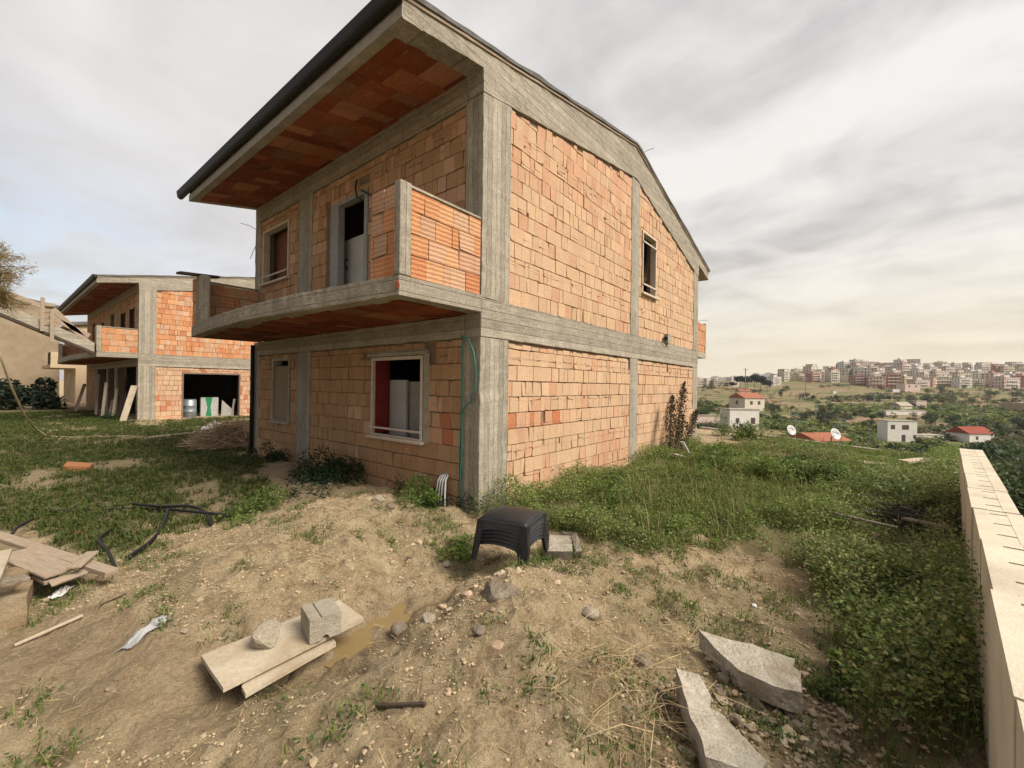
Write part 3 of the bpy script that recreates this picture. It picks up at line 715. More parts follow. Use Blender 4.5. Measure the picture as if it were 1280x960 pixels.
def path_w(x, y):
    w = np.zeros(np.shape(x))
    for (a_, b_) in PATH: w = np.maximum(w, np.exp(-.5*(np.hypot(x-a_, y-b_)/.27)**2))
    return np.clip(w*1.5*(.55+.9*fbm(x*3, y*3, 141)), 0, 1)
WETK = lambda x, y: path_w(x, y) < .42
wet = path_w(XX, YY)*.75+0*np.clip(1.5*G(XX, YY, -2.9, -1.4, .75, .26, -.12)+.7*G(XX, YY, -2.3, -1.5, .35, .25)+.5*G(XX, YY, -2.2, .1, .8, .2, .6), 0, 1)
zn = np.ones((nx, ny, 4), np.float32); zn[..., 0] = np.maximum(mossy, 0); zn[..., 1] = out_; zn[..., 2] = wet
# soften the zone edges
for _ in range(2):
    zz_ = zn[..., 0]; zn[1:-1, 1:-1, 0] = (zz_[1:-1, 1:-1]*2+zz_[:-2, 1:-1]+zz_[2:, 1:-1]+zz_[1:-1, :-2]+zz_[1:-1, 2:])/6
a = me.color_attributes.new('Zone', 'FLOAT_COLOR', 'POINT'); a.data.foreach_set('color', zn.ravel())
me.polygons.foreach_set('use_smooth', [True]*len(me.polygons)); me.materials.append(ground_m)
gr = bpy.data.objects.new('ground', me); COL.objects.link(gr); tag(gr, kind='structure')

# ------------------------------------------------------------------ muddy puddle in the trench
gx, gy = np.meshgrid(np.linspace(-2.75, -2.15, 13), np.linspace(-1.6, -1.15, 11)); pzv = float(np.percentile(hgt(gx, gy), 34))
mt, nt, b = nodes('muddy_water'); b.inputs['Base Color'].default_value = (.36, .25, .105, 1); b.inputs['Roughness'].default_value = .09; b.inputs['Specular IOR Level'].default_value = .5
vv = coord(nt); nn_ = noise(nt, vv, 5, 4, .6); nt.links.new(mixc(nt, nn_, (.31, .215, .095), (.22, .165, .085)), b.inputs['Base Color'])
mb = MB(); mb.prism([(-2.45+.62*math.cos(t), -1.38+.32*math.sin(t), pzv-.06) for t in np.linspace(0, 6.283, 25)[:-1]], [(-2.45+.62*math.cos(t), -1.38+.32*math.sin(t), pzv) for t in np.linspace(0, 6.283, 25)[:-1]])
tag(mb.build('puddle_water', mt, None), kind='structure')

# ------------------------------------------------------------------ grass, weeds, pebbles, stalks (uncountable)
def blades(name, pts, hmin, hmax, w, cols, mat, lean=.5, per=4):
    n = len(pts)*per; P = np.repeat(pts, per, 0)
    rng = RNG; P = P+np.concatenate([rng.normal(0, .018, (n, 2)), np.zeros((n, 1))], 1)
    h = rng.uniform(hmin, hmax, n)*np.repeat(rng.uniform(.6, 1.2, len(pts)), per); a = rng.uniform(0, 2*np.pi, n); ln = rng.uniform(.1, lean, n)*h*1.3
    dx, dy = np.cos(a), np.sin(a); wx, wy = -dy*w, dx*w
    z0 = P[:, 2]-.01
    b0 = np.stack([P[:, 0]-wx, P[:, 1]-wy, z0], -1); b1 = np.stack([P[:, 0]+wx, P[:, 1]+wy, z0], -1)
    m1 = np.stack([P[:, 0]+dx*ln*.35+wx*.8, P[:, 1]+dy*ln*.35+wy*.8, z0+h*.6], -1); m0 = np.stack([P[:, 0]+dx*ln*.35-wx*.8, P[:, 1]+dy*ln*.35-wy*.8, z0+h*.6], -1)
    t = np.stack([P[:, 0]+dx*ln, P[:, 1]+dy*ln, z0+h*.98], -1)
    V = np.concatenate([np.stack([b0, b1, m1, m0], 1), np.stack([m0, m1, t, t+np.array([0, 0, .001])], 1)], 0)
    C = np.concatenate([cols(n)]*1, 0); C = np.concatenate([C, C], 0)
    return quads_np(name, V, C, mat)
def scatter(n, x0, x1, y0, y1, keep):
    x = RNG.uniform(x0, x1, n); y = RNG.uniform(y0, y1, n); k = keep(x, y); x, y = x[k], y[k]
    return np.stack([x, y, hgt(x, y)], -1)
def thin(x, y, d0, p=1.0):
    d = np.hypot(x-CAM[0], y-CAM[1]); return RNG.random(x.shape) < np.clip((d0/np.maximum(d, .1))**p, 0, 1)
GREENS = [(.11, .16, .03), (.15, .20, .04), (.085, .125, .026), (.19, .20, .06), (.24, .20, .09)]
def gcols(mix):
    def f(n):
        k = RNG.choice(len(GREENS), n, p=mix); return np.clip(np.array(GREENS)[k]*RNG.uniform(.7, 1.3, (n, 1)), .004, .9)
    return f
# right yard: knee-high broad-leaved weeds and grass
Wp = scatter(110000, -2.5, 15.5, -7.5, .0, lambda x, y: zones(x, y)[0] & thin(x, y, 5.5, .9) & (fbm(x*1.1, y*1.1, 191)+RNG.normal(0, .05, x.shape) > .37))
dk_ = np.maximum(*edge_d(Wp[:, 0], Wp[:, 1])); hm = .03+.30*sstep(.44, .68, fbm(Wp[:, 0]*.75, Wp[:, 1]*.75, 91))*(.25+.75*sstep(-1, -5, edge_d(Wp[:, 0], Wp[:, 1])[0]))+.26*sstep(1.5, .2, -Wp[:, 1])*(Wp[:, 0] > .2)*fbm(Wp[:, 0]*1.7, Wp[:, 1]*1.7, 96)*1.6
hm = hm+.42*sstep(-.85, -.25, edge_d(Wp[:, 0], Wp[:, 1])[1])*(.5+.7*fbm(Wp[:, 0]*2, Wp[:, 1]*2, 97))
n = len(Wp); per = 9
Q = np.repeat(Wp, per, 0); hq = np.repeat(hm, per)*RNG.uniform(.12, 1.1, n*per)
Q = Q+np.stack([RNG.normal(0, .045, n*per), RNG.normal(0, .045, n*per), hq], -1)
sz = RNG.uniform(.012, .036, n*per)*(1+.05*np.hypot(Q[:, 0]-CAM[0], Q[:, 1]-CAM[1]))
base = np.array([(.185, .25, .06), (.15, .21, .052), (.235, .285, .078), (.11, .16, .05), (.28, .26, .105)])
pat = fbm(Q[:, 0]*.6, Q[:, 1]*.6, 93); ci = np.clip((pat*5.4-.1+RNG.normal(0, 1.1, len(Q))), 0, 4).astype(int)
Cw = np.clip(base[ci]*RNG.uniform(.65, 1.35, (len(Q), 1)), .004, .9)
tag(quads_np('weeds', leaf_quads(Q, sz, .62, .35), Cw, leaf_m), kind='stuff')
tag(blades('grass', Wp[RNG.random(n) < .3], .05, .2, .004, gcols([.22, .28, .1, .22, .18]), grass_m, .7), kind='stuff')
Tp = Wp[RNG.random(len(Wp)) < .035]
tag(blades('tall_stems', Tp, .18, .5, .0035, (lambda n_: np.clip(np.array([(.30, .25, .12), (.20, .21, .07), (.36, .30, .16)])[RNG.integers(3, size=n_)]*RNG.uniform(.7, 1.3, (n_, 1)), .004, .9)), dry_m, .45, 2), kind='stuff')
# left lawn, short and patchy
Lp = scatter(190000, -16, 8.0, 1.0, 32, lambda x, y: zones(x, y)[1] & thin(x, y, 6, .75) & ((fbm(x*.8, y*.8, 71)+RNG.normal(0, .06, x.shape)) > .36))
tag(blades('grass', Lp, .03, .14, .0065, (lambda n_: np.clip(np.array([(.07, .10, .02), (.095, .125, .026), (.055, .08, .018), (.12, .13, .04), (.17, .14, .06)])[RNG.choice(5, n_, p=[.3, .27, .2, .13, .1])]*RNG.uniform(.7, 1.3, (n_, 1)), .004, .9)), grass_m, .9, 5), kind='stuff')
n = len(Lp); Q = np.repeat(Lp, 3, 0); Q = Q+np.stack([RNG.normal(0, .04, n*3), RNG.normal(0, .04, n*3), RNG.uniform(.01, .09, n*3)], -1)
sz = RNG.uniform(.015, .04, n*3)*(1+.04*np.hypot(Q[:, 0]-CAM[0], Q[:, 1]-CAM[1]))
tag(quads_np('weeds', leaf_quads(Q, sz, .6, .5), np.clip(np.array([.078, .108, .024])*RNG.uniform(.6, 1.5, (n*3, 1))*RNG.uniform(.85, 1.15, (n*3, 3)), .004, .9), leaf_m), kind='stuff')
# sparse tufts on the bare soil
def clump(x, y): return (zones(x, y)[2] & (fbm(x*2.2, y*2.2, 61) > .5)) | ((fbm(x*2.6, y*2.6, 65) > .635) & ~zones(x, y)[0])
Sp = scatter(60000, -5, 4, -5.2, 3, lambda x, y: clump(x, y) & ~((x > -.05) & (y > -.05)) & (RNG.random(x.shape) < .4) & (path_w(x, y) < .5))
tag(blades('grass', Sp, .02, .10, .0035, gcols([.25, .3, .15, .2, .1]), grass_m, .9, 3), kind='stuff')
n = len(Sp); Q = np.repeat(Sp, 3, 0)+np.stack([RNG.normal(0, .03, n*3), RNG.normal(0, .03, n*3), RNG.uniform(.005, .06, n*3)], -1)
tag(quads_np('weeds', leaf_quads(Q, RNG.uniform(.012, .035, n*3), .55, .6), np.clip(np.array([.085, .135, .035])*RNG.uniform(.6, 1.4, (n*3, 1)), .004, .9), leaf_m), kind='stuff')
# dry straw litter on the soil
Dp = scatter(9000, -5, 2.5, -5.2, 3.2, lambda x, y: ~zones(x, y)[0] & ~zones(x, y)[1] & ~((x > -.05) & (y > -.05)))
n = len(Dp); a = RNG.uniform(0, 2*np.pi, n); L = RNG.uniform(.012, .055, n); w = RNG.uniform(.0007, .002, n)
dv = np.stack([np.cos(a), np.sin(a), RNG.normal(0, .12, n)], -1)*L[:, None]; wv = np.stack([-np.sin(a), np.cos(a), np.zeros(n)], -1)*w[:, None]
P = Dp+np.array([0, 0, .006]); tag(quads_np('dry_straw', np.stack([P-dv-wv, P+dv-wv, P+dv+wv, P-dv+wv], 1), jitcol((.42, .32, .18), n, v=.4), dry_m), kind='stuff')
# dry stalks lying and leaning beside the broken slabs
cs = [gp(*p) for p in ((790, 880), (760, 840), (820, 900), (800, 840), (745, 880), (840, 800), (800, 940))]
V = []
for k in range(380):
    c = cs[k % len(cs)]; x = c.x+RNG.normal(0, .16); y = c.y+RNG.normal(0, .16); z = float(hgt(x, y))
    a = RNG.uniform(0, 2*np.pi); L = RNG.uniform(.1, .42); e = RNG.uniform(.0, .4); dv = np.array([math.cos(a)*math.cos(e), math.sin(a)*math.cos(e), math.sin(e)])*L
    s = np.cross(dv, RNG.normal(size=3)); s = s/np.linalg.norm(s)*RNG.uniform(.0009, .002); p0 = np.array([x, y, z+RNG.uniform(.0, .05)]); mid = p0+dv*.5+np.array([RNG.normal(0, .03), RNG.normal(0, .03), .02]); p1 = p0+dv-np.array([0, 0, L*.12])
    V += [[p0-s, p0+s, mid+s, mid-s], [mid-s, mid+s, p1+s*.5, p1-s*.5]]
tag(quads_np('dry_stalks', np.array(V), jitcol((.40, .30, .175), len(V), v=.4), dry_m), kind='stuff')
# pebbles and crumbs of soil
def ico():
    bm = bmesh.new(); bmesh.ops.create_icosphere(bm, subdivisions=1, radius=1)
    v = np.array([x.co[:] for x in bm.verts]); f = np.array([[q.index for q in p.verts] for p in bm.faces]); bm.free(); return v, f
IV, IF = ico()
def pebbles(name, P, r, cols, mat):
    n = len(P); s = r[:, None, None]*RNG.uniform(.6, 1.3, (n, 1, 3))*np.array([1, 1, .65])
    V = IV[None]*s*RNG.uniform(.75, 1.2, (n, len(IV), 1)); a = RNG.uniform(0, 6.28, n); c, si = np.cos(a), np.sin(a)
    V = np.stack([V[..., 0]*c[:, None]-V[..., 1]*si[:, None], V[..., 0]*si[:, None]+V[..., 1]*c[:, None], V[..., 2]], -1)+P[:, None, :]
    T = V[:, IF, :].reshape(-1, 3, 3)
    return quads_np(name, T, np.repeat(cols, len(IF), 0), mat, nv=3)
Pp = scatter(11000, -5, 3, -5.2, 3.4, lambda x, y: ~zones(x, y)[0] & ~((x > -.05) & (y > -.05)) & (fbm(x*1.7, y*1.7, 77)+RNG.normal(0, .045, x.shape) > .545) & WETK(x, y))
pebm = leafmat('pebble_stone', .95, 0.); 
Pc = scatter(42000, -4.6, 1.6, -4.6, 2.6, lambda x, y: ~zones(x, y)[0] & ~zones(x, y)[1] & ~((x > -.05) & (y > -.05)) & (fbm(x*2.3, y*2.3, 177)+RNG.normal(0, .1, x.shape) > .45) & WETK(x, y))
def ico2():
    bm = bmesh.new(); bmesh.ops.create_icosphere(bm, subdivisions=2, radius=1)
    v = np.array([x.co[:] for x in bm.verts]); f = np.array([[q.index for q in p.verts] for p in bm.faces]); bm.free(); return v, f
IV_, IF_ = IV, IF
IV, IF = ico2()
Kx = scatter(26000, -4.2, .2, -4, 1.6, lambda x, y: WETK(x, y) & (RNG.random(x.shape) < .5*(G(x, y, -2.05, -2.1, .5, .16, .5)+.8*G(x, y, -1.35, -.35, .3, .2)+.5*G(x, y, -2.9, -.9, .5, .15, .6)+.35*G(x, y, -.7, 1.6, .5, .3))*.12))
tag(pebbles('soil_clods', Kx, np.clip(RNG.lognormal(-3.75, .5, len(Kx)), .012, .075), jitcol((.43, .335, .215), len(Kx), v=.22, h=.03), pebm), kind='stuff')
IV, IF = IV_, IF_
tag(pebbles('soil_crumbs', Pc+np.array([0, 0, .001]), np.clip(RNG.lognormal(-5.0, .4, len(Pc)), .003, .015), jitcol((.40, .31, .2), len(Pc), v=.3, h=.03), pebm), kind='stuff')
tag(pebbles('gravel', Pp, np.clip(RNG.lognormal(-4.75, .55, len(Pp)), .004, .045), jitcol((.34, .265, .175), len(Pp), v=.35, h=.03), pebm), kind='stuff')

# ------------------------------------------------------------------ rocks, boards, blocks
def rock(name, label, cat, px, r, squash=(1, 1, .7), seed=0, mat=None, group=None, loc=None, rz=None, up=.25, sub=3, cut=.55):
    rng = np.random.default_rng(seed)
    bm = bmesh.new(); bmesh.ops.create_icosphere(bm, subdivisions=sub, radius=1)
    pl = [(rng.normal(size=3), rng.uniform(cut, .95)) for _ in range(9)]
    for v in bm.verts:
        p = np.array(v.co)
        for nn, dd in pl:
            nn = nn/np.linalg.norm(nn); s = p@nn
            if s > dd: p = p-nn*(s-dd)*.92
        p = p*(1+.10*(fbm(p[0]*3+seed, p[1]*3+p[2]*2, seed, 3)-.5))
        v.co = p*np.array(squash)*r
    me = bpy.data.meshes.new(name); bm.to_mesh(me); bm.free(); me.materials.append(mat or rock_m)
    o = bpy.data.objects.new(name, me); COL.objects.link(o)
    g = loc if loc is not None else gp(*px)
    o.location = (g[0], g[1], g[2]+r*squash[2]*up); o.rotation_euler = (rng.normal(0, .1), rng.normal(0, .1), rng.uniform(0, 6) if rz is None else rz)
    return tag(o, label, cat, group)
def slab_poly(name, label, cat, pts, th, mat, rough=.012, sub=.05, tilt=None, seed=0, bev=.012):
    """irregular slab: pts are world top corners; thickness goes down"""
    c = sum((Vector(p) for p in pts), Vector())/len(pts)
    mb = MB(); mb.prism([Vector(p)-c for p in pts], [Vector(p)-c-Vector((0, 0, th)) for p in pts])
    o = mb.build(name, mat, None)
    bm = bmesh.new(); bm.from_mesh(o.data)
    bmesh.ops.triangulate(bm, faces=bm.faces)
    for _ in range(4):
        es = [e for e in bm.edges if e.calc_length() > sub*1.6]
        if not es: break
        bmesh.ops.subdivide_edges(bm, edges=es, cuts=1); bmesh.ops.triangulate(bm, faces=bm.faces)
    rng = np.random.default_rng(seed)
    for v in bm.verts:
        p = v.co; k = [fbm(np.array(p.x*9+i*7), np.array(p.y*9+p.z*11), seed+i, 3)-.5 for i in range(3)]
        v.co = p+Vector([float(q)*rough*2 for q in k])
    bm.to_mesh(o.data); bm.free(); o.location = c
    return tag(o, label, cat)
def plank(name, label, a, b, w, t, mat=wood, roll=0., z_lift=None, cat='plank', bev=.004, group=None):
    a = Vector(a); b = Vector(b); c = (a+b)/2; ux = (b-a).normalized(); up = Vector((0, 0, 1)); uy = up.cross(ux).normalized(); uz = ux.cross(uy)
    if roll: M = Matrix.Rotation(roll, 3, ux); uy = M@uy; uz = M@uz
    mb = MB(); mb.hexa([(-(b-a).length/2, -w/2, -t/2), ((b-a).length/2, -w/2*.96, -t/2), ((b-a).length/2, w/2, -t/2), (-(b-a).length/2, w/2*.97, -t/2),
                        (-(b-a).length/2, -w/2, t/2), ((b-a).length/2, -w/2*.96, t/2), ((b-a).length/2, w/2, t/2), (-(b-a).length/2, w/2*.97, t/2)])
    o = mb.build(name, mat, None, bevel=bev)
    Mx = Matrix((ux, uy, uz)).transposed().to_4x4(); Mx.translation = c; o.matrix_world = Mx
    return tag(o, label, cat, group)
def V3(p, dz=0): return Vector((p[0], p[1], p[2]+dz))
# boards with block and stone over the puddle
bz = .155
def onz(px, py, z):
    d = CF+CR*((px-640)/F_PX)-CU*((py-480)/F_PX); return Vector(CAM+d*((z-CAM[2])/d[2]))
slab_poly('shuttering_board', 'wide pale board lying over the puddle with stone and block on it', 'board', [onz(251, 819, .17), onz(279, 860, .17), onz(455, 772, .19), onz(424, 750, .19)], .028, pale_board, .002, .08)
slab_poly('shuttering_board', 'narrow lower board half hidden beneath the wide pale board', 'board', [onz(302, 858, .125), onz(307, 867, .125), onz(420, 803, .13), onz(412, 790, .13), onz(320, 830, .125)], .028, pale_board, .002, .08, seed=3)
def hollow_block():
    t = thing('concrete_block', 'square grey concrete block standing on right half of wide board', 'block', onz(401, 789, .185), math.radians(-12))
    mb = MB(); w, d, h = .105, .12, .165
    # a groove across the top and a half-round notch at the foot of the front
    arc = [(.025*math.cos(a), .0+.03*math.sin(a)) for a in np.linspace(0, math.pi, 8)]
    prof = [(-w, 0)]+[(-x, z) for x, z in arc]+[(w, 0), (w, h), (-.025, h), (-.028, h-.012), (-.034, h-.012), (-.037, h), (-w, h)]
    mb.prism([(x, -d, z) for x, z in prof], [(x, d, z) for x, z in prof])
    mb.build('block_body', mottled('rough_grey_block', (.44, .39, .31), (.34, .30, .23), 9, .95, .8, .01, (.5, .45, .36), 110), t, bevel=.006); return t
hollow_block()
rk = rock('stone', 'angular pale stone resting on left part of wide board', 'stone', None, .105, (1.2, .82, .8), 4, rock_m, loc=tuple(onz(333, 806, .18)), rz=.75, up=.75)
# low stack of plastic stools by the house corner
def stool_mesh():
    n = 13; hs = .235; mb = MB()
    def prof(u, v):  # domed square top with rounded corners
        return hs*u, hs*v, .40+.075*(1-u*u)*(1-v*v)+.012*(1-max(abs(u), abs(v))**6)
    g = [[mb.pts([prof(-1+2*i/(n-1), -1+2*j/(n-1))]) for j in range(n)] for i in range(n)]
    for i in range(n-1):
        for j in range(n-1): mb.face((g[i][j], g[i+1][j], g[i+1][j+1], g[i][j+1]))
    # skirt with an arched lower edge on each side, flared outwards
    for s in range(4):
        c, sn = (1, 0, -1, 0)[s], (0, 1, 0, -1)[s]; prev = None
        for k in range(n):
            u = -1+2*k/(n-1); arch = .19+.085*(1-abs(u)**2.2)
            ring = []
            for q, z in ((1.0, .4), (1.035, .385), (1.05, .37), (1.06, arch+.015), (1.085, arch+.012), (1.085, arch)):
                x, y = hs*q, hs*u*(1.0+.085*(q-1)/.085)
                ring.append(mb.pts([(c*x-sn*y, sn*x+c*y, z)]))
            if prev:
                for a in range(len(ring)-1): mb.face((prev[a], ring[a], ring[a+1], prev[a+1]))
            prev = ring
    return mb
def stool_leg(sx, sy):
    mb = MB(); hs = .235
    for (za, zb, qa, qb) in ((.385, .26, 1.05, 1.085), (.26, 0., 1.085, 1.17)):
        for ax in (0, 1):
            wa, wb = (.075, .07) if za > .3 else (.07, .055)
            def P(q, w, z):
                e = hs*q
                return [(sx*e, sy*e, z), (sx*(e-w), sy*e, z), (sx*(e-w), sy*(e-.012), z), (sx*e, sy*(e-.012), z)] if ax == 0 else [(sx*e, sy*(e-.0125), z), (sx*e, sy*(e-w), z), (sx*(e-.012), sy*(e-w), z), (sx*(e-.012), sy*(e-.0125), z)]
            mb.prism(P(qa, wa, za), P(qb, wb, zb))
    return mb
sp0 = gp(648, 718); SBASE = Vector((-1.13, -1.53, float(hgt(-1.35, -1.85))-.04))
stl = ['lowest black plastic stool of the stack by the house corner', 'black plastic stool just above the lowest one in the corner stack', 'middle black plastic stool in the corner stack', 'second from top black plastic stool in the corner stack', 'topmost black plastic stool of the stack with domed seat']
def make_stool():
    t = thing('plastic_stool', stl[0], 'stool', SBASE, rad(11), 'stacked black plastic stools'); t.scale = (1.1, 1.1, .68)
    o = stool_mesh().build('seat', black_pl, t, smooth=True)
    md = o.modifiers.new('thick', 'SOLIDIFY'); md.thickness = .006; md.offset = -1
    for sx in (-1, 1):
        for sy in (-1, 1): stool_leg(sx, sy).build('leg', black_pl, t, bevel=.004)
    return t
def dup(t, label, loc, rz=None, scale=None):
    r = t.copy(); COL.objects.link(r); r.location = loc; r['label'] = label
    if rz is not None: r.rotation_euler = (0, 0, rz)
    if scale is not None: r.scale = (scale,)*3 if not isinstance(scale, (tuple, list)) else scale
    for ch in list(t.children):
        c = ch.copy(); COL.objects.link(c); c.parent = r
        for g_ in list(ch.children):
            d = g_.copy(); COL.objects.link(d); d.parent = c
    return r
st = make_stool()
for k in range(1, 5): dup(st, stl[k], SBASE+Vector((.003*k, -.002*k, .036*k)), rad(11+.8*k))
# pale stones beside the stools
slab_poly('paving_stone', 'flat pale stone slab with a broken corner right of the stools', 'stone slab', [gp(683, 700)+Vector((0, 0, .09)), gp(716, 701)+Vector((0, 0, .09)), gp(714, 676)+Vector((0, 0, .06)), gp(683, 674)+Vector((0, 0, .06))], .13, conc_pale, .01, .05, seed=8)
slab_poly('paving_stone', 'thin greenish stone strip leaning behind the flat pale slab', 'stone slab', [gp(719, 698)+Vector((0, 0, .07)), gp(727, 697)+Vector((0, 0, .07)), gp(721, 673)+Vector((0, 0, .07)), gp(703, 671)+Vector((0, 0, .07)), gp(704, 674)+Vector((0, 0, .07)), gp(714, 676)+Vector((0, 0, .07))], .1, conc_flat, .008, .05, seed=9)
# broken concrete slabs, lower right
def slabpx(name, label, pxs, z, th, seed, rough=.012):
    return slab_poly(name, label, 'concrete slab', [onz(px, py, z+dz) for px, py, dz in pxs], th, conc_pale, rough*1.15, .03, seed=seed)
slabpx('broken_slab', 'long pale broken concrete slab tapering to a point, farther from camera', [(873, 787, .07), (993, 823, .06), (990, 834, .055), (1002, 842, .055), (1002, 866, .05), (965, 857, .04), (925, 838, .04), (902, 818, .04)], .27, .11, 5)
slabpx('broken_slab', 'pale broken concrete slab nearest the camera with a squared left edge', [(846, 834, .08), (874, 842, .06), (889, 870, .05), (888, 884, .05), (905, 893, .05), (915, 910, .05), (958, 950, .05), (950, 968, .06), (884, 945, .09), (864, 893, .09)], .27, .15, 6)
rng = np.random.default_rng(12)
spots = [(905, 850, .055), (925, 862, .05), (945, 880, .06), (930, 890, .045), (960, 905, .055), (985, 895, .05), (975, 880, .04), (1000, 915, .05), (950, 860, .045), (1010, 940, .045), (900, 866, .04), (920, 905, .04), (975, 925, .045), (895, 838, .035)]
for k, (px, py, r) in enumerate(spots):
    rock('rubble_lump', 'crumbly brown lump of rubble heaped between the broken concrete slabs', 'rubble', (px, py), r, (1, .85, .7), 40+k, rock_b, 'rubble between the broken slabs', up=.45, cut=.4)
Rb = scatter(60000, -3.2, -.8, -5, -3, lambda x, y: RNG.random(x.shape) < np.clip(G(x, y, -1.9, -3.95, .38, .22, -.9)*1.1, 0, 1)*.16)
tag(pebbles('rubble_crumbs', Rb+np.array([0, 0, .015]), np.clip(RNG.lognormal(-4.75, .55, len(Rb)), .004, .04), jitcol((.36, .285, .195), len(Rb), v=.4, h=.04), pebm), kind='stuff')
# single stones on the soil
for k, (px, py, r, lab) in enumerate([(474, 626, .12, 'largest rounded stone at the house foot below the window'), (488, 634, .075, 'flat stone tucked against the largest rounded stone'), (557, 706, .06, 'pale square stone left of the stool stack'), (625, 745, .13, 'big flat clod on the crest of the front mound'),
        (738, 768, .07, 'stone on the right flank of the front mound'), (805, 830, .06, 'long pale stone above the dry stalks'), (724, 892, .03, 'small stone among dry stalks at lower right of the mound'), (500, 790, .08, 'clay clod at the edge of the puddle right of the boards'), (535, 775, .06, 'clay clod behind the front mound near the puddle'), (600, 790, .05, 'half buried stone on the front mound'),
        (230, 790, .03, 'small pale stone left of the wide board'), (395, 600, .09, 'stone by the concrete column at the middle of the front wall'), (412, 606, .07, 'stone right of the column foot at the front wall'), (368, 600, .07, 'stone left of the column foot at the front wall'),
        (690, 850, .03, 'lone pebble sized stone right of the front mound'), (512, 697, .03, 'small grey stone on the bank above the puddle'), (134, 862, .014, 'tiny white pebble on bare soil at lower left'), (905, 585, .16, 'pale boulder in weeds beyond the far house corner'), (892, 568, .14, 'smaller pale boulder behind weeds near far house corner'), (930, 575, .1, 'small pale stone in weeds beyond the boulders')]):
    rock('stone', lab, 'stone', (px, py), r, (1.15, .9, .62), 100+k, rock_m if k % 2 == 0 or k > 16 else rock_b, up=.3)
# ------------------------------------------------------------------ left: timber and stone blocks
def blk(label, c, sx, sy, sz, rz, seed):
    pts = [Vector((c[0]+x*math.cos(rz)-y*math.sin(rz), c[1]+x*math.sin(rz)+y*math.cos(rz), c[2]+sz)) for x, y in ((-sx, -sy), (sx, -sy), (sx, sy), (-sx, sy))]
    return slab_poly('stone_block', label, 'stone block', pts, sz, tufa_m, .008, .06, seed=seed)
g = gp(12, 772); blk('rough tufa stone block lowest at the left edge of the photo', (g.x-.02, g.y+.05, g.z-.03), .2, .13, .22, 1.45, 21)
blk('second tufa stone block behind the lowest block under a board', (g.x-.03, g.y+.33, g.z-.01), .24, .13, .25, 1.25, 22)
pz = lambda px, py, z: onz(px, py, z)
plank('timber_plank', 'long square edged plank at back of the timber heap', pz(-12, 667, .33), pz(140, 716, .2), .11, .045, wood)
plank('timber_plank', 'wide weathered board with a rounded broken end in the timber heap', pz(18, 690, .3), pz(78, 716, .22), .25, .02, wood)
plank('timber_plank', 'thin batten along the front edge of the wide board', pz(8, 697, .24), pz(62, 728, .17), .07, .03, wood)
plank('timber_plank', 'short cross plank lying on top of the long plank', pz(92, 710, .27), pz(116, 690, .3), .1, .022, wood)
plank('timber_plank', 'pointed bark edged offcut in front of the timber heap', pz(62, 730, .17), pz(112, 712, .2), .09, .02, wood, .25)
plank('timber_plank', 'pale plank resting on the tufa blocks at the left edge', pz(-22, 740, .42), pz(2, 690, .42), .13, .03, pale_board)
plank('timber_plank', 'dark plank under the pale plank at the left edge', pz(-25, 730, .38), pz(35, 722, .33), .12, .03, wood_grey)
plank('timber_stick', 'thin pale stick lying on bare soil below the timber heap', gp(18, 810)+Vector((0, 0, .02)), gp(104, 772)+Vector((0, 0, .02)), .025, .018, pale_board, cat='stick')
plank('timber_stick', 'dark thin stick lying on the soil behind the pale stick', gp(125, 758)+Vector((0, 0, .01)), gp(158, 745)+Vector((0, 0, .02)), .012, .012, darkwood, cat='stick')
plank('timber_stick', 'dark stick lying on the soil below the front mound crest', gp(470, 886)+Vector((0, 0, .015)), gp(532, 884)+Vector((0, 0, .015)), .02, .018, darkwood, cat='stick')
def pipe(name, label, pxs, r, mt, cat, zs=None, group=None, n=8):
    P = []
    for k, p in enumerate(pxs):
        g = gp(p[0], p[1]); P.append(g+Vector((0, 0, r*.8+.03+(p[2] if len(p) > 2 else 0))))
    # smooth the line
    Q = []
    for i in range(len(P)-1):
        p0 = P[max(i-1, 0)]; p1 = P[i]; p2 = P[i+1]; p3 = P[min(i+2, len(P)-1)]
        for t in np.linspace(0, 1, 7)[:-1]:
            Q.append(.5*((2*p1)+(p2-p0)*t+(2*p0-5*p1+4*p2-p3)*t*t+(3*p1-p0-3*p2+p3)*t**3))
    Q.append(P[-1])
    o = MB().tube(Q, r, n).build(name, mt, None, smooth=True); return tag(o, label, cat, group)
pipe('black_hose', 'long straight black pipe lying across the grass on the left', [(55, 643), (120, 641), (200, 640), (288, 649)], .022, black_pipe, 'pipe')
pipe('black_hose', 'black pipe bent over and curving down at its right end', [(165, 636, .03), (200, 641, .05), (240, 643, .07), (258, 650, .04), (264, 660, 0)], .022, black_pipe, 'pipe')
pipe('black_hose', 'black pipe curving down the bank towards the timber heap', [(210, 644, .04), (204, 662, .02), (190, 682, .01), (160, 703, 0)], .024, black_pipe, 'pipe')
pipe('black_hose', 'short black pipe end sticking up in the grass by the planks', [(143, 713, 0), (134, 700, .06), (123, 690, .1), (138, 668, .02)], .016, black_pipe, 'pipe')
pipe('black_hose', 'black pipe curled over the planks of the timber heap', [(12, 697, .18), (20, 682, .16), (32, 672, .14), (40, 662, .1)], .018, black_pipe, 'pipe')
slab_poly('clay_brick', 'orange hollow clay brick lying alone on the left lawn', 'brick', [gp(79, 589)+Vector((0, 0, .11)), gp(112, 590)+Vector((0, 0, .11)), gp(116, 585)+Vector((0, 0, .11)), gp(84, 583)+Vector((0, 0, .11))], .13, mottled('lone_clay', (.5, .22, .1), (.42, .18, .08), 8), .004, .1)
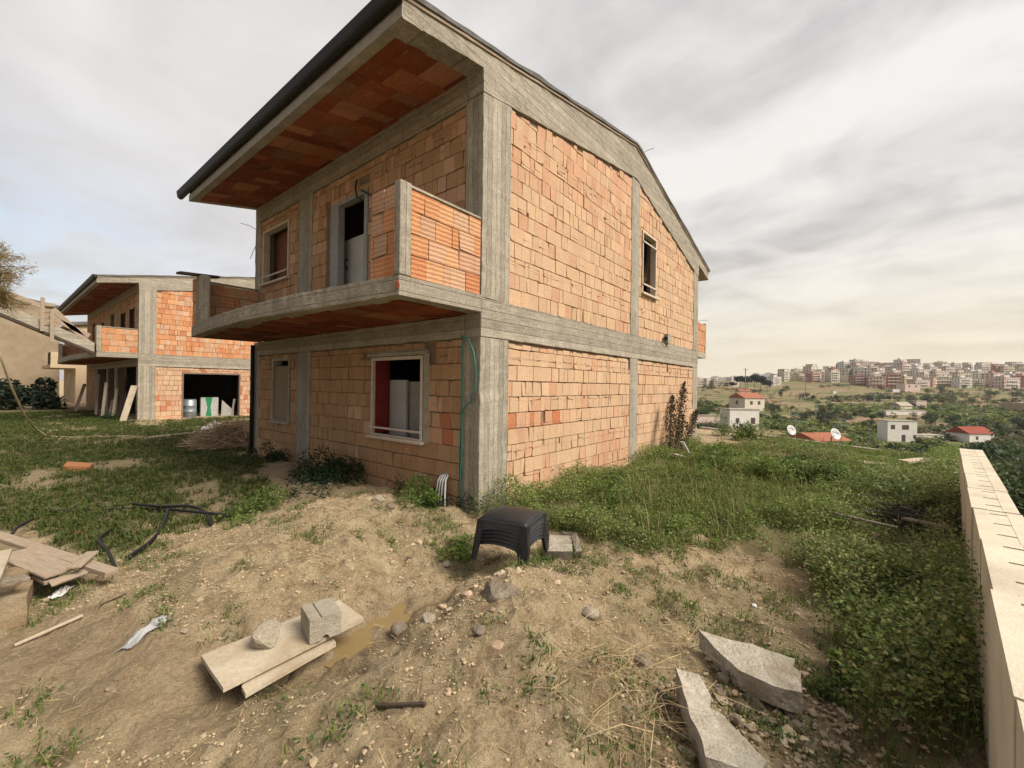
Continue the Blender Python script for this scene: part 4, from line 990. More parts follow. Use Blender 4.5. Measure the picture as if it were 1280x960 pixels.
def crumple(name, label, cat, px, sx, sy, h, mat, seed, rz=0):
    g = gp(*px); n = 14; mb = MB(); ids = []
    for i in range(n):
        for j in range(n):
            u, v = i/(n-1)*2-1, j/(n-1)*2-1; e = 1-.25*(fbm(np.array(u*3.+seed), np.array(v*3.), seed)-.2)
            x, y = u*sx*e, v*sy*e; z = h*fbm(np.array(u*2.4+seed), np.array(v*2.4), seed+1, 3)*(1-.6*max(abs(u), abs(v)))
            X = g.x+x*math.cos(rz)-y*math.sin(rz); Y = g.y+x*math.sin(rz)+y*math.cos(rz)
            ids.append(mb.pts([(X, Y, float(hgt(X, Y))+.008+float(z))]))
    for i in range(n-1):
        for j in range(n-1): mb.face((ids[i*n+j], ids[(i+1)*n+j], ids[(i+1)*n+j+1], ids[i*n+j+1]))
    o = mb.build(name, mat, None); md = o.modifiers.new('t', 'SOLIDIFY'); md.thickness = .003
    return tag(o, label, cat)
crumple('plastic_scrap', 'crumpled white plastic scrap on the grass below the timber heap', 'litter', (73, 748), .09, .05, .12, white_m, 3, .6)
crumple('plastic_sheet', 'crumpled grey translucent plastic sheet flat on the soil left of the boards', 'litter', (183, 790), .16, .06, .07, plain('grey_sheet_plastic', (.42, .42, .42), .4), 5, .5)
crumple('red_wrapper', 'small red wrapper lying in the grass behind the timber heap', 'litter', (100, 667), .04, .03, .05, plain('red_wrapper_plastic', (.4, .06, .04), .5), 8)
crumple('white_paper', 'white paper scrap in the sparse weeds beyond the broken slabs', 'litter', (943, 758), .06, .02, .03, white_m, 9, .2)
crumple('plastic_sack', 'white filled sack lying by the brushwood heap', 'sack', (270, 541), .45, .3, .7, white_m, 11)
# long pale poles in front of the second house
plank('timber_pole', 'long pale pole lying on the lawn left of the white sack', gp(186, 549)+Vector((0, 0, .06)), gp(262, 541)+Vector((0, 0, .06)), .1, .06, pale_board, cat='pole')
plank('timber_pole', 'long pale pole lying behind the brushwood heap', gp(276, 541)+Vector((0, 0, .08)), gp(318, 537)+Vector((0, 0, .08)), .14, .06, pale_board, cat='pole')
# brushwood heap
g = gp(285, 563); V = []; 
for k in range(2200):
    ra = math.sqrt(RNG.random()); th = RNG.uniform(0, 6.283); x_ = g.x+.2+ra*.85*math.cos(th); y_ = g.y+.45+ra*.65*math.sin(th)
    c = np.array([x_, y_, float(hgt(x_, y_))+.03+.72*(1-ra*ra)*RNG.random()**.5])
    a = RNG.uniform(0, 6.28); e = RNG.normal(0, .35); dv = np.array([math.cos(a)*math.cos(e), math.sin(a)*math.cos(e), math.sin(e)])*RNG.uniform(.15, .55)
    s = np.cross(dv, RNG.normal(size=3)); s = s/np.linalg.norm(s)*RNG.uniform(.005, .012); V.append([c-dv-s, c-dv+s, c+dv+s*.5, c+dv-s*.5])
tag(quads_np('brushwood_heap', np.array(V), jitcol((.52, .38, .26), len(V), v=.5), dry_m), 'heap of dry brown brushwood on the lawn by the far house corner', 'brushwood')
# straw coloured rope hanging at the left
rp = [at_d(-6, 425, 9), at_d(3, 452, 9.2), at_d(14, 484, 9.6), at_d(30, 518, 10.2), at_d(44, 536, 10.8), gp(57, 545)+Vector((0, 0, .02))]
for p in ((90, 548), (130, 547), (163, 546)): rp.append(gp(*p)+Vector((0, 0, .03)))
tag(MB().tube(rp, .022, 6).build('rope', rope_m, None, smooth=True), 'pale rope hanging down at the left edge and trailing across the lawn', 'rope')
# green hose on the corner column
hp = [at_x(px, py, -.05) for px, py in ((576, 421), (580, 420), (586, 425), (592, 440), (595, 462), (594, 485), (588, 502), (580, 510), (577, 520), (577, 560), (575, 600), (575, 640))]
hp2 = [at_x(px, py, -.035) for px, py in ((579, 424), (577, 450), (578, 480), (577, 510), (576, 545), (574.5, 580), (574.5, 640))]
hs = thing('garden_hose', 'green hose looped and hung down the shaded side of the corner column', 'hose', hp[-1])
for P_ in (hp, hp2):
    mb = MB(); mb.tube([p-hp[-1] for p in P_], .012, 7); mb.build('hose_strand', hose_m, hs, smooth=True)
# white conduits out of the wall foot
cb = at_x(556, 600, -.01); cd = thing('conduit_bundle', 'bundle of white corrugated conduits bending out of the wall foot', 'conduit', cb)
for k, (tx, bx_) in enumerate(((548, 543), (551, 547), (554, 551), (557, 556))):
    P_ = [at_x(558, 592, .03), at_x(tx+3, 595, -.05), at_x(tx, 600, -.1), at_x((tx+bx_)/2-.5, 618, -.14), at_x(bx_, 640, -.17)]
    MB().tube([p-cb for p in P_], .015, 7).build('pipe', white_m, cd, smooth=True)
# red marker tag on the balcony corner
tag(MB().box(-1.475, -1.455, .0, .05, 3.1, 3.24).build('clay_chip', clay_rib, None) if False else rock('brick_chip', 'small red brick chip stuck to the balcony slab corner', 'brick', None, .045, (.5, .6, 1.4), 77, plain('red_chip', (.4, .11, .06), .9), loc=(-1.47, -.0, 3.16), up=0), None, None)

# ------------------------------------------------------------------ shrubs
def shrub(name, label, cat, loc, rx, ry, rz_, n, size, cols, seed, group=None, stems=5, aspect=.45, flat=.3, clumps=9):
    rng = np.random.default_rng(seed); t = thing(name, label, cat, loc, 0, group)
    cc = rng.normal(size=(clumps, 3))*.45; cc[:, 2] = np.abs(cc[:, 2])*.9+.05; cr = rng.uniform(.3, .55, clumps)
    k = rng.integers(clumps, size=n); d = rng.normal(size=(n, 3)); d /= np.linalg.norm(d, axis=1)[:, None]
    P = (cc[k]+d*(cr[k]*rng.uniform(.5, 1.05, n))[:, None])*np.array([rx, ry, rz_]); P[:, 2] = np.maximum(P[:, 2], .01)
    cb = np.array(cols)[rng.integers(len(cols), size=clumps)][k]*rng.uniform(.65, 1.35, (n, 1))
    quads_np('foliage', leaf_quads(P, size*rng.uniform(.6, 1.3, n), aspect, flat, rng), np.clip(cb, .004, .9), leaf_m, t)
    mb = MB()
    for i in range(stems):
        e = cc[i % clumps]*np.array([rx, ry, rz_]); mb.tube([(e[0]*.1, e[1]*.1, -.05), tuple(e*.5+[0, 0, .02]), tuple(e)], [.012, .009, .004], 5)
    mb.build('stem', bark_m, t); return t
DG = [(.03, .06, .022), (.04, .075, .022), (.025, .05, .025)]
MG = [(.14, .20, .045), (.17, .225, .055), (.115, .165, .04)]
def vg(px, py): g = gp(px, py); return (g.x, g.y, g.z-.02)
g = at_x(428, 600, -.3); shrub('shrub', 'large dark green shrub against the front wall left of the window', 'shrub', (g.x-.05, g.y, float(hgt(g.x, g.y))-.03), .8, 1.05, .72, 5200, .065, DG, 1)
g = at_x(347, 580, -.3); shrub('shrub', 'small dark shrub at far end of the front wall under the shuttered window', 'shrub', (g.x, g.y, float(hgt(g.x, g.y))-.03), .35, .5, .42, 1500, .06, DG, 2)
g = at_x(532, 640, -.3); shrub('shrub', 'low grassy shrub round the white conduits at the wall foot', 'shrub', (g.x, g.y, float(hgt(g.x, g.y))-.03), .42, .55, .36, 3600, .07, DG+MG, 3, aspect=.25, flat=0)
g = at_x(500, 632, -.25); shrub('shrub', 'thin reddish weed clump beneath the right end of the window sill', 'shrub', (g.x, g.y, float(hgt(g.x, g.y))-.02), .18, .25, .34, 420, .05, [(.1, .07, .035), (.06, .08, .03)], 4, flat=0)
g = gp(575, 690); shrub('shrub', 'bright green weed clump just left of the stool stack', 'shrub', (g.x, g.y, g.z-.02), .3, .25, .16, 1200, .045, MG, 5)
g = gp(325, 640); shrub('shrub', 'low green weed mound on the lawn edge beside the bare mound', 'shrub', (g.x, g.y, g.z-.03), .5, .45, .22, 1700, .05, MG, 6)
k = 0
MG2 = [(.10, .15, .04), (.125, .175, .045), (.075, .12, .036), (.15, .19, .06)]
for (px, py, rx, rz_, lab, cl) in ((930, 590, .85, .55, 'large bright green weed thicket near the far house corner', MG), (1015, 600, .8, .42, 'dark green weed thicket in middle of the yard', MG2), (1110, 620, .9, .5, 'broad dark leafy thicket before the block wall', MG2), (1165, 640, .5, .4, 'dark bramble clump touching the block wall above the fallen planks', MG2),
        (1045, 715, .42, .25, 'dark leafy weed clump at the front edge of the yard weeds', MG2), (1110, 730, .5, .28, 'big leafy weed clump low in the yard near the block wall end', MG2), (775, 625, .5, .38, 'weed thicket against the gable wall right of the stools', MG), (860, 600, .45, .34, 'weed thicket at the foot of the dead plant', MG), (720, 650, .32, .28, 'small weed thicket by gable wall corner', MG),
        (905, 545, .5, .9, 'tall bright weed bush at far yard corner before the white house', MG), (935, 550, .6, .7, 'dense bright weed bush right of the tall bush', MG), (1050, 855, .16, .16, 'green weed tuft by the right end of the far broken slab', MG), (1030, 870, .14, .12, 'low weed tuft in shade of the far broken slab', MG)):
    k += 1; g = gp(px, py)
    shrub('weed_thicket', lab, 'weeds', (g.x, g.y, g.z-.05), rx, rx*.85, rz_, int(900+2600*min(rx, .7)), (.05 if rx < .6 else .075)*(1 if rx > .2 else .6), cl, 20+k, 'weed thickets in the yard', aspect=.55)
# dead plant with dry stalks by the far gable corner
g = Vector((9.05, -.5, float(hgt(9.05, -.5)))); dp = thing('dead_plant', 'tall dead plant with four dry brown stalks against the gable wall', 'dead plant', g)
rng = np.random.default_rng(3)
for i, (px, py, bx_) in enumerate(((855.5, 478, 845), (841, 494, 838), (871, 512, 850), (854.5, 518, 846))):
    tip = at_y(px, py, -.35)-g; b = at_y(bx_, 566, -.5)-g
    st_ = MB().tube([b, b*.5+tip*.5+Vector((-.1 if i < 2 else .12, 0, 0)), tip], [.03, .025, .008], 6).build('stalk', bark_m, dp)
    n = 900 if i < 3 else 260; t = np.clip(rng.beta(1.6, 1.1, n), .12, 1); bb = np.array(b); tt = np.array(tip); mm = (bb+tt)/2+np.array([-.1 if i < 2 else .12, 0, 0])
    P = (1-t)[:, None]**2*bb+2*(t*(1-t))[:, None]*mm+t[:, None]**2*tt; rr = .17*np.sin(np.pi*np.clip(t*.9+.08, 0, 1))**.7
    P = P+rng.normal(size=(n, 3))*(rr*.5)[:, None]
    quads_np('dry_leaves', leaf_quads(P, rng.uniform(.04, .1, n), .4, -.2, rng), jitcol((.085, .062, .035), n, rng, .5), dry_m, st_)
plank('white_board', 'white board leaning at the foot of the dead plant', at_y(852.5, 552, -.9), at_y(862.5, 571, -1.05), .16, .03, white_m, cat='board')
plank('white_board', 'second white board lying flat under the dead plant', at_y(840, 567, -.95), at_y(859, 572, -1.0), .14, .03, pale_board, cat='board')
# planks and dark rubbish in the weeds
plank('timber_plank', 'long grey plank lying on top of the yard weeds', gp(1044, 642, .2), gp(1122, 660, .2), .06, .03, wood_grey)
plank('timber_plank', 'grey plank lying beside the block wall in the yard', gp(1130, 648, .2), gp(1188, 660, .2), .1, .03, wood_grey)
plank('timber_plank', 'pale board lying flat on the weeds near the lower yard kerb', gp(1075, 577, .15), gp(1110, 580, .15), .3, .03, pale_board)
plank('timber_plank', 'pale beam pair lying in the weeds close to far end of block wall', gp(1128, 577, .15), gp(1168, 573, .15), .22, .06, pale_board)
g = gp(1150, 662); V = []
for k in range(420):
    c = np.array([g.x+RNG.normal(0, .3), g.y+RNG.normal(0, .25), g.z+abs(RNG.normal(.08, .1))]); a = RNG.uniform(0, 6.28); dv = np.array([math.cos(a), math.sin(a), RNG.normal(0, .3)])*RNG.uniform(.06, .25)
    s = np.cross(dv, RNG.normal(size=3)); s = s/np.linalg.norm(s)*RNG.uniform(.004, .01); V.append([c-dv-s, c-dv+s, c+dv+s, c+dv-s])
tag(quads_np('dark_rubbish', np.array(V), jitcol((.05, .042, .035), len(V), v=.4), dry_m), None, None, None, 'stuff')
g = gp(1212, 752); bt = thing('plastic_bottle', 'pale blue plastic bottle lying in weeds by the block wall', 'bottle', g+Vector((0, 0, .05)))
MB().tube([(-.1, 0, 0), (.08, 0, 0), (.11, 0, 0), (.14, 0, 0)], [.04, .04, .025, .013], 12).build('bottle_body', plain('bluish_plastic', (.35, .5, .48), .3), bt, smooth=True)
MB().tube([(.141, 0, 0), (.165, 0, 0)], .015, 10).build('cap', white_m, bt)
# ------------------------------------------------------------------ block wall on the right: one capped wall with slots
WA = np.array([5.12, -5.60]); WB = np.array([-3.2, -4.60]); Wdir = (WB-WA)/np.linalg.norm(WB-WA); Wn = np.array([-Wdir[1], Wdir[0]]); Wn = Wn if Wn[1] < 0 else -Wn
Wl = np.linalg.norm(WB-WA)
bw = thing('block_wall', 'cream concrete block wall with slotted top along right yard edge', 'wall', (WA[0], WA[1], 0), math.atan2(Wdir[1], Wdir[0]))
sgn = 1 if (-Wdir[1]*Wn[0]+Wdir[0]*Wn[1]) > 0 else -1
rng = np.random.default_rng(9); u = 0; kk = 0
slot_m = mottled('slot_shadow', (.2, .16, .11), (.14, .11, .08), 8)
mbw = MB()
while u < Wl:
    L = .98; z1 = 1.05+rng.normal(0, .003); off = rng.normal(0, .004); e = min(u+L, Wl)
    # block course with real slots: two rails and bridges between the slots
    y0, y1 = sorted((sgn*(0+off), sgn*(.245+off)))
    ys0, ys1 = y0+.08, y0+.165
    mbw.box(u+.003, e-.003, y0, ys0, -.3, z1); mbw.box(u+.003, e-.003, ys1, y1, -.3, z1)
    w = u+.003; sl = [u+.1+.33*i for i in range(3)]
    for s0 in sl:
        s0 = min(s0, e-.12); 
        if s0 > w: mbw.box(w, s0, ys0, ys1, -.3, z1-.002)
        mbw.box(s0, s0+.028, ys0, ys1, -.3, z1-.06); w = s0+.028
    if e-.003 > w: mbw.box(w, e-.003, ys0, ys1, -.3, z1-.002)
    u += L
mbw.build('wall_blocks', conc_cap, bw)
MB().box(.0, Wl, sorted((sgn*.02, sgn*.225))[0], sorted((sgn*.02, sgn*.225))[1], -1.5, .98).build('mortar_bed', mortar, bw)
# lower yard kerb
kb = MB(); Pk = [np.array([16.6, 1.3]), PA, (PA+PB)/2+[-.05, 0], PB, np.array([5.3, -5.75])]
for a, b in zip(Pk, Pk[1:]):
    a3 = Vector((a[0], a[1], 0)); b3 = Vector((b[0], b[1], 0)); uu = (b3-a3).normalized(); c = (a3+b3)/2
    kb.obox((c.x, c.y, -.55), uu, (-uu.y, uu.x, 0), (0, 0, 1), (b3-a3).length/2, .12, .68)
tag(kb.build('retaining_wall', conc_flat, None, bevel=.015), 'low pale concrete kerb wall along the lower edge of the yard', 'wall')

# ------------------------------------------------------------------ satellite dishes and aerials on the house below
def dish(label, px, py, D, r, mast_px, group='white satellite dishes below the yard'):
    c = at_d(px, py, D); t = thing('satellite_dish', label, 'satellite dish', c, 0, group)
    mb = MB(); n, mr = 24, 6; nrm = Vector((-.55, -.75, .35)).normalized(); a = nrm.orthogonal().normalized(); b = nrm.cross(a)
    ctr = mb.pts([(0, 0, 0)]); prev = None
    for i in range(1, mr+1):
        q = i/mr; ring = [mb.pts([a*(r*q*math.cos(6.2832*k/n))+b*(r*q*math.sin(6.2832*k/n))+nrm*(.22*r*q*q)]) for k in range(n)]
        for k in range(n):
            if prev is None: mb.face((ctr, ring[k], ring[(k+1) % n]))
            else: mb.face((prev[k], ring[k], ring[(k+1) % n], prev[(k+1) % n]))
        prev = ring
    o = mb.build('reflector', white_m, t, smooth=True); md = o.modifiers.new('t', 'SOLIDIFY'); md.thickness = .02
    MB().tube([b*(-r*.9), nrm*r*.7], .015, 5).tube([nrm*r*.66, nrm*r*.76], .05, 6).build('feed_arm', steel_m, t)
    MB().tube([nrm*-.02, nrm*-.15+Vector((0, 0, -.1)), nrm*-.15+Vector((0, 0, min(-1.8, float(hgt(c.x, c.y))-c.z-.3)))], .03, 6).build('post', steel_m, t)
    return t
dish('left white satellite dish beside an aerial below the yard kerb', 988, 538, 19.5, .24, 995)
dish('right white satellite dish over an orange roof below the yard kerb', 1043, 543, 18.5, .26, 1051)
def aerial(label, px, p0, p1, D, seed):
    b = at_d(px, p1, D); tp = at_d(px, p0, D); t = thing('aerial_mast', label, 'aerial', b, 0, 'television aerials below the yard')
    rng = np.random.default_rng(seed); MB().tube([(0, 0, min(-1.5, float(hgt(b.x, b.y))-b.z-.3)), tp-b], .016, 6).build('mast', steel_m, t)
    h = (tp-b).z
    for zz, L, a in ((h-.08, .5, .3), (h-.35, .4, .9)):
        mb = MB(); d = Vector((math.cos(a), math.sin(a), 0)); e = Vector((-d.y, d.x, 0)); o = Vector((0, 0, zz)); mb.tube([o-d*L, o+d*L], .009, 5)
        for k in range(6):
            q = o+d*(-L+2*L*k/5); mb.tube([q-e*(.22-.02*k), q+e*(.22-.02*k)], .006, 4)
        mb.build('antenna', steel_m, t)
aerial('aerial mast with two antennas behind the left dish', 994.5, 517, 548, 20, 1)
aerial('aerial mast with two antennas behind the right dish', 1051.5, 522, 552, 19, 2)

# ------------------------------------------------------------------ second-house clutter
g2 = Vector((1.98, 22.75, .035)); br = thing('metal_barrel', 'dented blue grey metal barrel at left of garage doorway', 'barrel', (2.2, 23.0, .035))
MB().tube([(0, 0, 0), (0, 0, .02), (0, 0, .32), (0, 0, .34), (0, 0, .36), (0, 0, .62), (0, 0, .64), (0, 0, .66), (0, 0, .93), (0, 0, .95)], [.27, .29, .3, .315, .3, .3, .315, .3, .29, .26], 20).build('drum', steel_m, br, smooth=True)
MB().tube([(0, 0, .945), (0, 0, .975)], [.29, .29], 20).build('rim', steel_m, br)
pnl = thing('boxed_panel', 'white panel box with green printed stripe inside the garage', 'box', (3.2, 23.3, .035), -.12)
MB().box(-.42, .38, 0, .3, 0, 1.05).build('box_body', plain('dull_white_card', (.5, .5, .47), .8), pnl)
mb = MB(); mb.prism([(-.2, -.006, .0), (.08, -.006, .0), (.02, -.006, .5), (.1, -.006, 1.05), (-.22, -.006, 1.05), (-.12, -.006, .5)], [(-.2, -.002, .0), (.08, -.002, .0), (.02, -.002, .5), (.1, -.002, 1.05), (-.22, -.002, 1.05), (-.12, -.002, .5)]); mb.build('green_stripe', plain('green_print', (.03, .25, .12), .7), pnl)
mb = MB(); mb.prism([(3.62, 22.95, .04), (4.1, 22.9, .04), (4.12, 22.9, .45), (3.66, 22.95, .95)], [(3.62, 23.0, .04), (4.1, 22.95, .04), (4.12, 22.95, .45), (3.66, 23.0, .95)])
tag(mb.build('grey_sheet', plain('grey_board', (.42, .41, .37), .8), None), 'grey board with a sloping top leaning beside the white panel box', 'board')
tag(MB().tube([(4.16, 22.9, .04), (4.18, 22.88, .6), (4.24, 22.86, 1.0)], [.06, .05, .07], 8).build('plastic_tube', plain('dull_tube', (.4, .38, .34), .7), None), 'pale upright tube at the right end inside the garage doorway', 'tube')
plank('timber_plank', 'long pale plank leaning on the second house column', at_y(152, 531, 21.6), at_y(168, 482, 22.2), .26, .05, pale_board)
for k, (a, b, lab) in enumerate((((94, 514), (106, 480), 'dark timber leaning at the left porch corner of the second house'), ((128, 520), (133, 478), 'upright prop left in the dark porch'), ((141, 522), (146, 486), 'slanting prop in the middle of the dark porch'), ((150, 515), (158, 470), 'prop leaning at the right of the dark porch'), ((136, 522), (141, 500), 'short prop in the dark porch'), ((120, 518), (124, 468), 'prop beside the far porch column'))):
    yy = 23.0+k*.5 if k else 24.0
    plank('timber_prop', lab, at_y(*a, yy), at_y(*b, yy+.2), .1, .08, darkwood if k in (0, 3) else wood_grey, cat='prop')
g = gp(145, 525); shrub('shrub', 'straggly dark shrub at the foot of the second house porch', 'shrub', (g.x, g.y, g.z-.02), .55, .5, .7, 900, .09, DG, 51)
# timber and concrete stair slab climbing left from the second house balcony
y_ = 22.3
a0 = at_y(118, 440, y_); a1 = at_y(-60, 366, y_); d = (a1-a0)
rs = thing('sloping_slab', 'sloping concrete and timber slab rising left from the second house balcony', 'ramp', a0)
mb = MB(); up = Vector((0, 0, .42)); w = Vector((0, 1.6, 0))
mb.prism([Vector(), d, d+up, up], [w, d+w, d+up+w, up+w]); mb.build('slab', conc_x, rs, bevel=.01)
mb = MB(); lo = Vector((0, -.05, -.12)); mb.prism([lo, d+lo, d+lo+Vector((0, 0, .11)), lo+Vector((0, 0, .11))], [lo+Vector((0, .3, 0)), d+lo+Vector((0, .3, 0)), d+lo+Vector((0, .3, .11)), lo+Vector((0, .3, .11))]); mb.build('edge_beam', darkwood, rs)
for px, p0, p1 in ((53, 372, 414), (65, 388, 428)):
    p = at_y(px, p1, y_-.1)-a0; q = at_y(px, p0, y_-.1)-a0; MB().obox((p+q)/2, (1, 0, 0), (0, 1, 0), (0, 0, 1), .06, .06, (q-p).z/2).build('post', wood, rs)
for z0 in np.linspace(0, 1, 4):
    p = at_y(53.5+z0*.5, 380+z0*24, y_)-a0; MB().obox(p+Vector((.15, .05, 0)), (1, 0, 0), (0, 1, 0), (0, 0, 1), .2, .08, .07).build('brace_block', wood, rs)
for (p0, p1) in (((66, 386), (110, 428)), ((-30, 352), (55, 384)), ((66, 398), (112, 420))):
    p = at_y(*p0, y_+.6)-a0; q = at_y(*p1, y_+.6)-a0; u = (q-p).normalized(); MB().obox((p+q)/2, u, (0, 1, 0), u.cross(Vector((0, 1, 0))), (q-p).length/2, .06, .1).build('rafter', wood, rs)
# cream rendered third house and tan rendered house beyond it
def rendered(name, label, x0, x1, y0, y1, zg, zl, zr, mt, win, balc=None, group=None):
    t = thing(name, label, 'house', (x0, y0, zg)); W = x1-x0; Dp = y1-y0
    mb = MB()
    mb.prism([(0, 0, -.5), (W, 0, -.5), (W, 0, zr), (0, 0, zl)], [(0, Dp, -.5), (W, Dp, -.5), (W, Dp, zr), (0, Dp, zl)]); mb.build('wall', mt, t)
    sl = (zr-zl)/W
    mb = MB(); mb.prism([(-.5, -.3, zl-.5*sl+.004), (W+.5, -.3, zr+.5*sl+.004), (W+.5, -.3, zr+.5*sl+.25), (-.5, -.3, zl-.5*sl+.25)], [(-.5, Dp+.3, zl-.5*sl+.004), (W+.5, Dp+.3, zr+.5*sl+.004), (W+.5, Dp+.3, zr+.5*sl+.25), (-.5, Dp+.3, zl-.5*sl+.25)]); mb.build('roof', membrane, t)
    for (ax, a0_, a1_, b0, b1) in win:
        mb = MB(); mb2 = MB()
        if ax == 'g': mb.box(a0_, a1_, -.04, .01, b0, b1); mb2.box(a0_+.08, a1_-.08, -.05, -.041, b0+.08, b1-.08)
        else: mb.box(-.04, .01, a0_, a1_, b0, b1); mb2.box(-.05, -.041, a0_+.08, a1_-.08, b0+.08, b1-.08)
        f = mb.build('window', white_m if ax == 'f' else frame_m, t); mb2.build('pane', plain('dark_pane', (.03, .035, .04), .2, spec=.5), f)
    if balc:
        b0, b1, bz_ = balc; mb = MB(); mb.box(-1.4, 0, b0, b1, bz_, bz_+.25); b = mb.build('balcony', mt, t)
        MB().box(-1.38, 0, b0+.02, b0+.14, bz_+.252, bz_+1.25).build('parapet', mt, b)
        MB().box(-1.38, -1.26, b0+.15, b0+2.5, bz_+.252, bz_+1.25).build('parapet', darkwood, b)
    return t
rendered('rendered_house', 'cream rendered house with a balcony behind the second unfinished house', 0, 11, 44.8, 53, 0, 6.4, 8.2, cream_plaster, [('f', .6, 1.7, 3.3, 5.5), ('f', 3.2, 4.6, .4, 2.4), ('f', 2.6, 3.6, 3.3, 5.5)], (.0, 8, 2.9))
rendered('rendered_house', 'tall tan rendered house with a sloping roof line at the left edge', -14, .1, 58, 68, 0, 11.8, 9.1, tan_plaster, [('g', 4, 5, 4, 6)])
g = at_d(38, 490, 27); shrub('shrub', 'broad dark leafed bush before the rendered houses on the left', 'bush', (g.x, g.y, float(hgt(g.x, g.y))-.05), 1.7, 1.3, 1.9, 2600, .3, [(.035, .05, .03), (.05, .065, .04)], 60, aspect=.6)
plank('timber_board', 'pale board lying on the far lawn left of the porch', gp(28, 507)+Vector((0, 0, .08)), gp(38, 506)+Vector((0, 0, .08)), .5, .06, white_m, cat='board')
plank('timber_board', 'second pale board lying on the far lawn by the porch timber', gp(52, 506)+Vector((0, 0, .08)), gp(74, 504)+Vector((0, 0, .08)), .4, .06, white_m, cat='board')
# ------------------------------------------------------------------ feathery tree at the left edge
def tree_left():
    c = at_d(-18, 318, 10.5); gz = float(hgt(c.x, c.y)); t = thing('feathery_tree', 'feathery tan leaved tree reaching in at the left edge', 'tree', (c.x-.6, c.y, gz-.05))
    rng = np.random.default_rng(5); top = Vector((.6, 0, c.z-gz))
    tr = MB(); tr.tube([(0, 0, 0), (.1, .05, 1.3), (.35, 0, 2.4), top*.95], [.13, .11, .08, .04], 9)
    V = []; 
    for k in range(46):
        d = rng.normal(size=3); d[2] = d[2]*.6+.25; d /= np.linalg.norm(d); L = rng.uniform(.5, 1.15)*(1.0 if d[2] > -.2 else .7)
        b = np.array(top)*rng.uniform(.75, 1.0); e = b+d*L*np.array([1, 1, .85])+np.array([0, 0, -.05]); tr.tube([tuple(b), tuple((b+e)/2+np.array([0, 0, .1])), tuple(e)], [.02, .012, .004], 4)
        for q in range(250):
            s = rng.uniform(.25, 1.05); p = b*(1-s)+e*s+rng.normal(size=3)*.07; dd = d*.6+rng.normal(size=3)*.5+np.array([0, 0, -.25]); dd /= np.linalg.norm(dd); dd *= rng.uniform(.06, .16)
            w = np.cross(dd, rng.normal(size=3)); w = w/np.linalg.norm(w)*.007; V.append([p-w, p+w, p+dd+w*.4, p+dd-w*.4])
    tr.build('trunk', bark_m, t); quads_np('crown', np.array(V), np.clip(np.array([(.34, .26, .11), (.26, .21, .09), (.40, .30, .15)])[rng.integers(3, size=len(V))]*rng.uniform(.6, 1.4, (len(V), 1)), .01, .9), leaf_m, t)
tree_left()

# ------------------------------------------------------------------ valley: trees
def tree_proto(name, cols, seed, n=260, h=4., r=2.2, trunk=.9, size=.55, squash=.8):
    rng = np.random.default_rng(seed); t = thing(name, 'x', 'tree')
    cc = rng.normal(size=(9, 3)); cc /= np.linalg.norm(cc, axis=1)[:, None]; cc *= rng.uniform(.2, .6, (9, 1)); cr = rng.uniform(.35, .6, 9)
    k = rng.integers(9, size=n); d = rng.normal(size=(n, 3)); d /= np.linalg.norm(d, axis=1)[:, None]
    P = (cc[k]+d*(cr[k]*rng.uniform(.6, 1.05, n))[:, None])*np.array([r, r, (h-trunk)/2*1.0]); P[:, 2] += trunk+(h-trunk)*.46
    quads_np('crown', leaf_quads(P, size*rng.uniform(.6, 1.4, n), .75, .3, rng), np.clip(np.array(cols)[rng.integers(len(cols), size=9)][k]*rng.uniform(.6, 1.35, (n, 1)), .004, .9), leaf_m, t)
    MB().tube([(0, 0, -.6), (.05, 0, trunk), (0, .05, h*.7)], [.16, .12, .05], 6).build('trunk', bark_m, t)
    return t
protos = [(tree_proto('citrus_tree', [(.06, .10, .022), (.08, .125, .028)], 1), 'round bright green citrus tree in the valley orchards', 'citrus trees in the valley'),
          (tree_proto('dark_tree', [(.03, .055, .02), (.04, .065, .025)], 2, h=5.5, r=2.6), 'dark green bushy tree in the valley', 'dark trees in the valley'),
          (tree_proto('olive_tree', [(.085, .10, .05), (.07, .09, .045)], 3, h=4.2, r=2.3), 'grey green olive tree in the valley', 'olive trees in the valley'),
          (tree_proto('bare_tree', [(.11, .085, .06), (.085, .07, .05)], 4, n=200, h=5.5, r=2.4, size=.4), 'brownish nearly bare tree in the valley', 'bare brown trees in the valley'),
          (tree_proto('stone_pine', [(.028, .05, .022), (.035, .06, .025)], 5, n=800, h=11, r=5, trunk=5, size=1.3, squash=.4), 'dark umbrella pine standing beyond the brown fields', 'umbrella pines by the far fields')]
used = [False]*5
def put_tree(i, loc, s, rng, label=None):
    pr, lab, grp = protos[i]; sc = (s*rng.uniform(.85, 1.15), s*rng.uniform(.85, 1.15), s*rng.uniform(.8, 1.15))
    if not used[i]:
        used[i] = True; pr.location = loc; pr['label'] = label or lab; pr['group'] = grp; pr.scale = sc; return pr
    return dup(pr, label or lab, loc, rng.uniform(0, 6.28), sc) 
rng = np.random.default_rng(31); nT = 0
for p in protos: p[0]['group'] = p[2]
occupied = []
VH = [(a_, b_, float(np.dot(np.array(gp(a_, b_))-CAM, CF))) for a_, b_ in ((1122, 551), (923, 535), (930, 513), (1132, 518), (1212, 551), (1135, 489))]
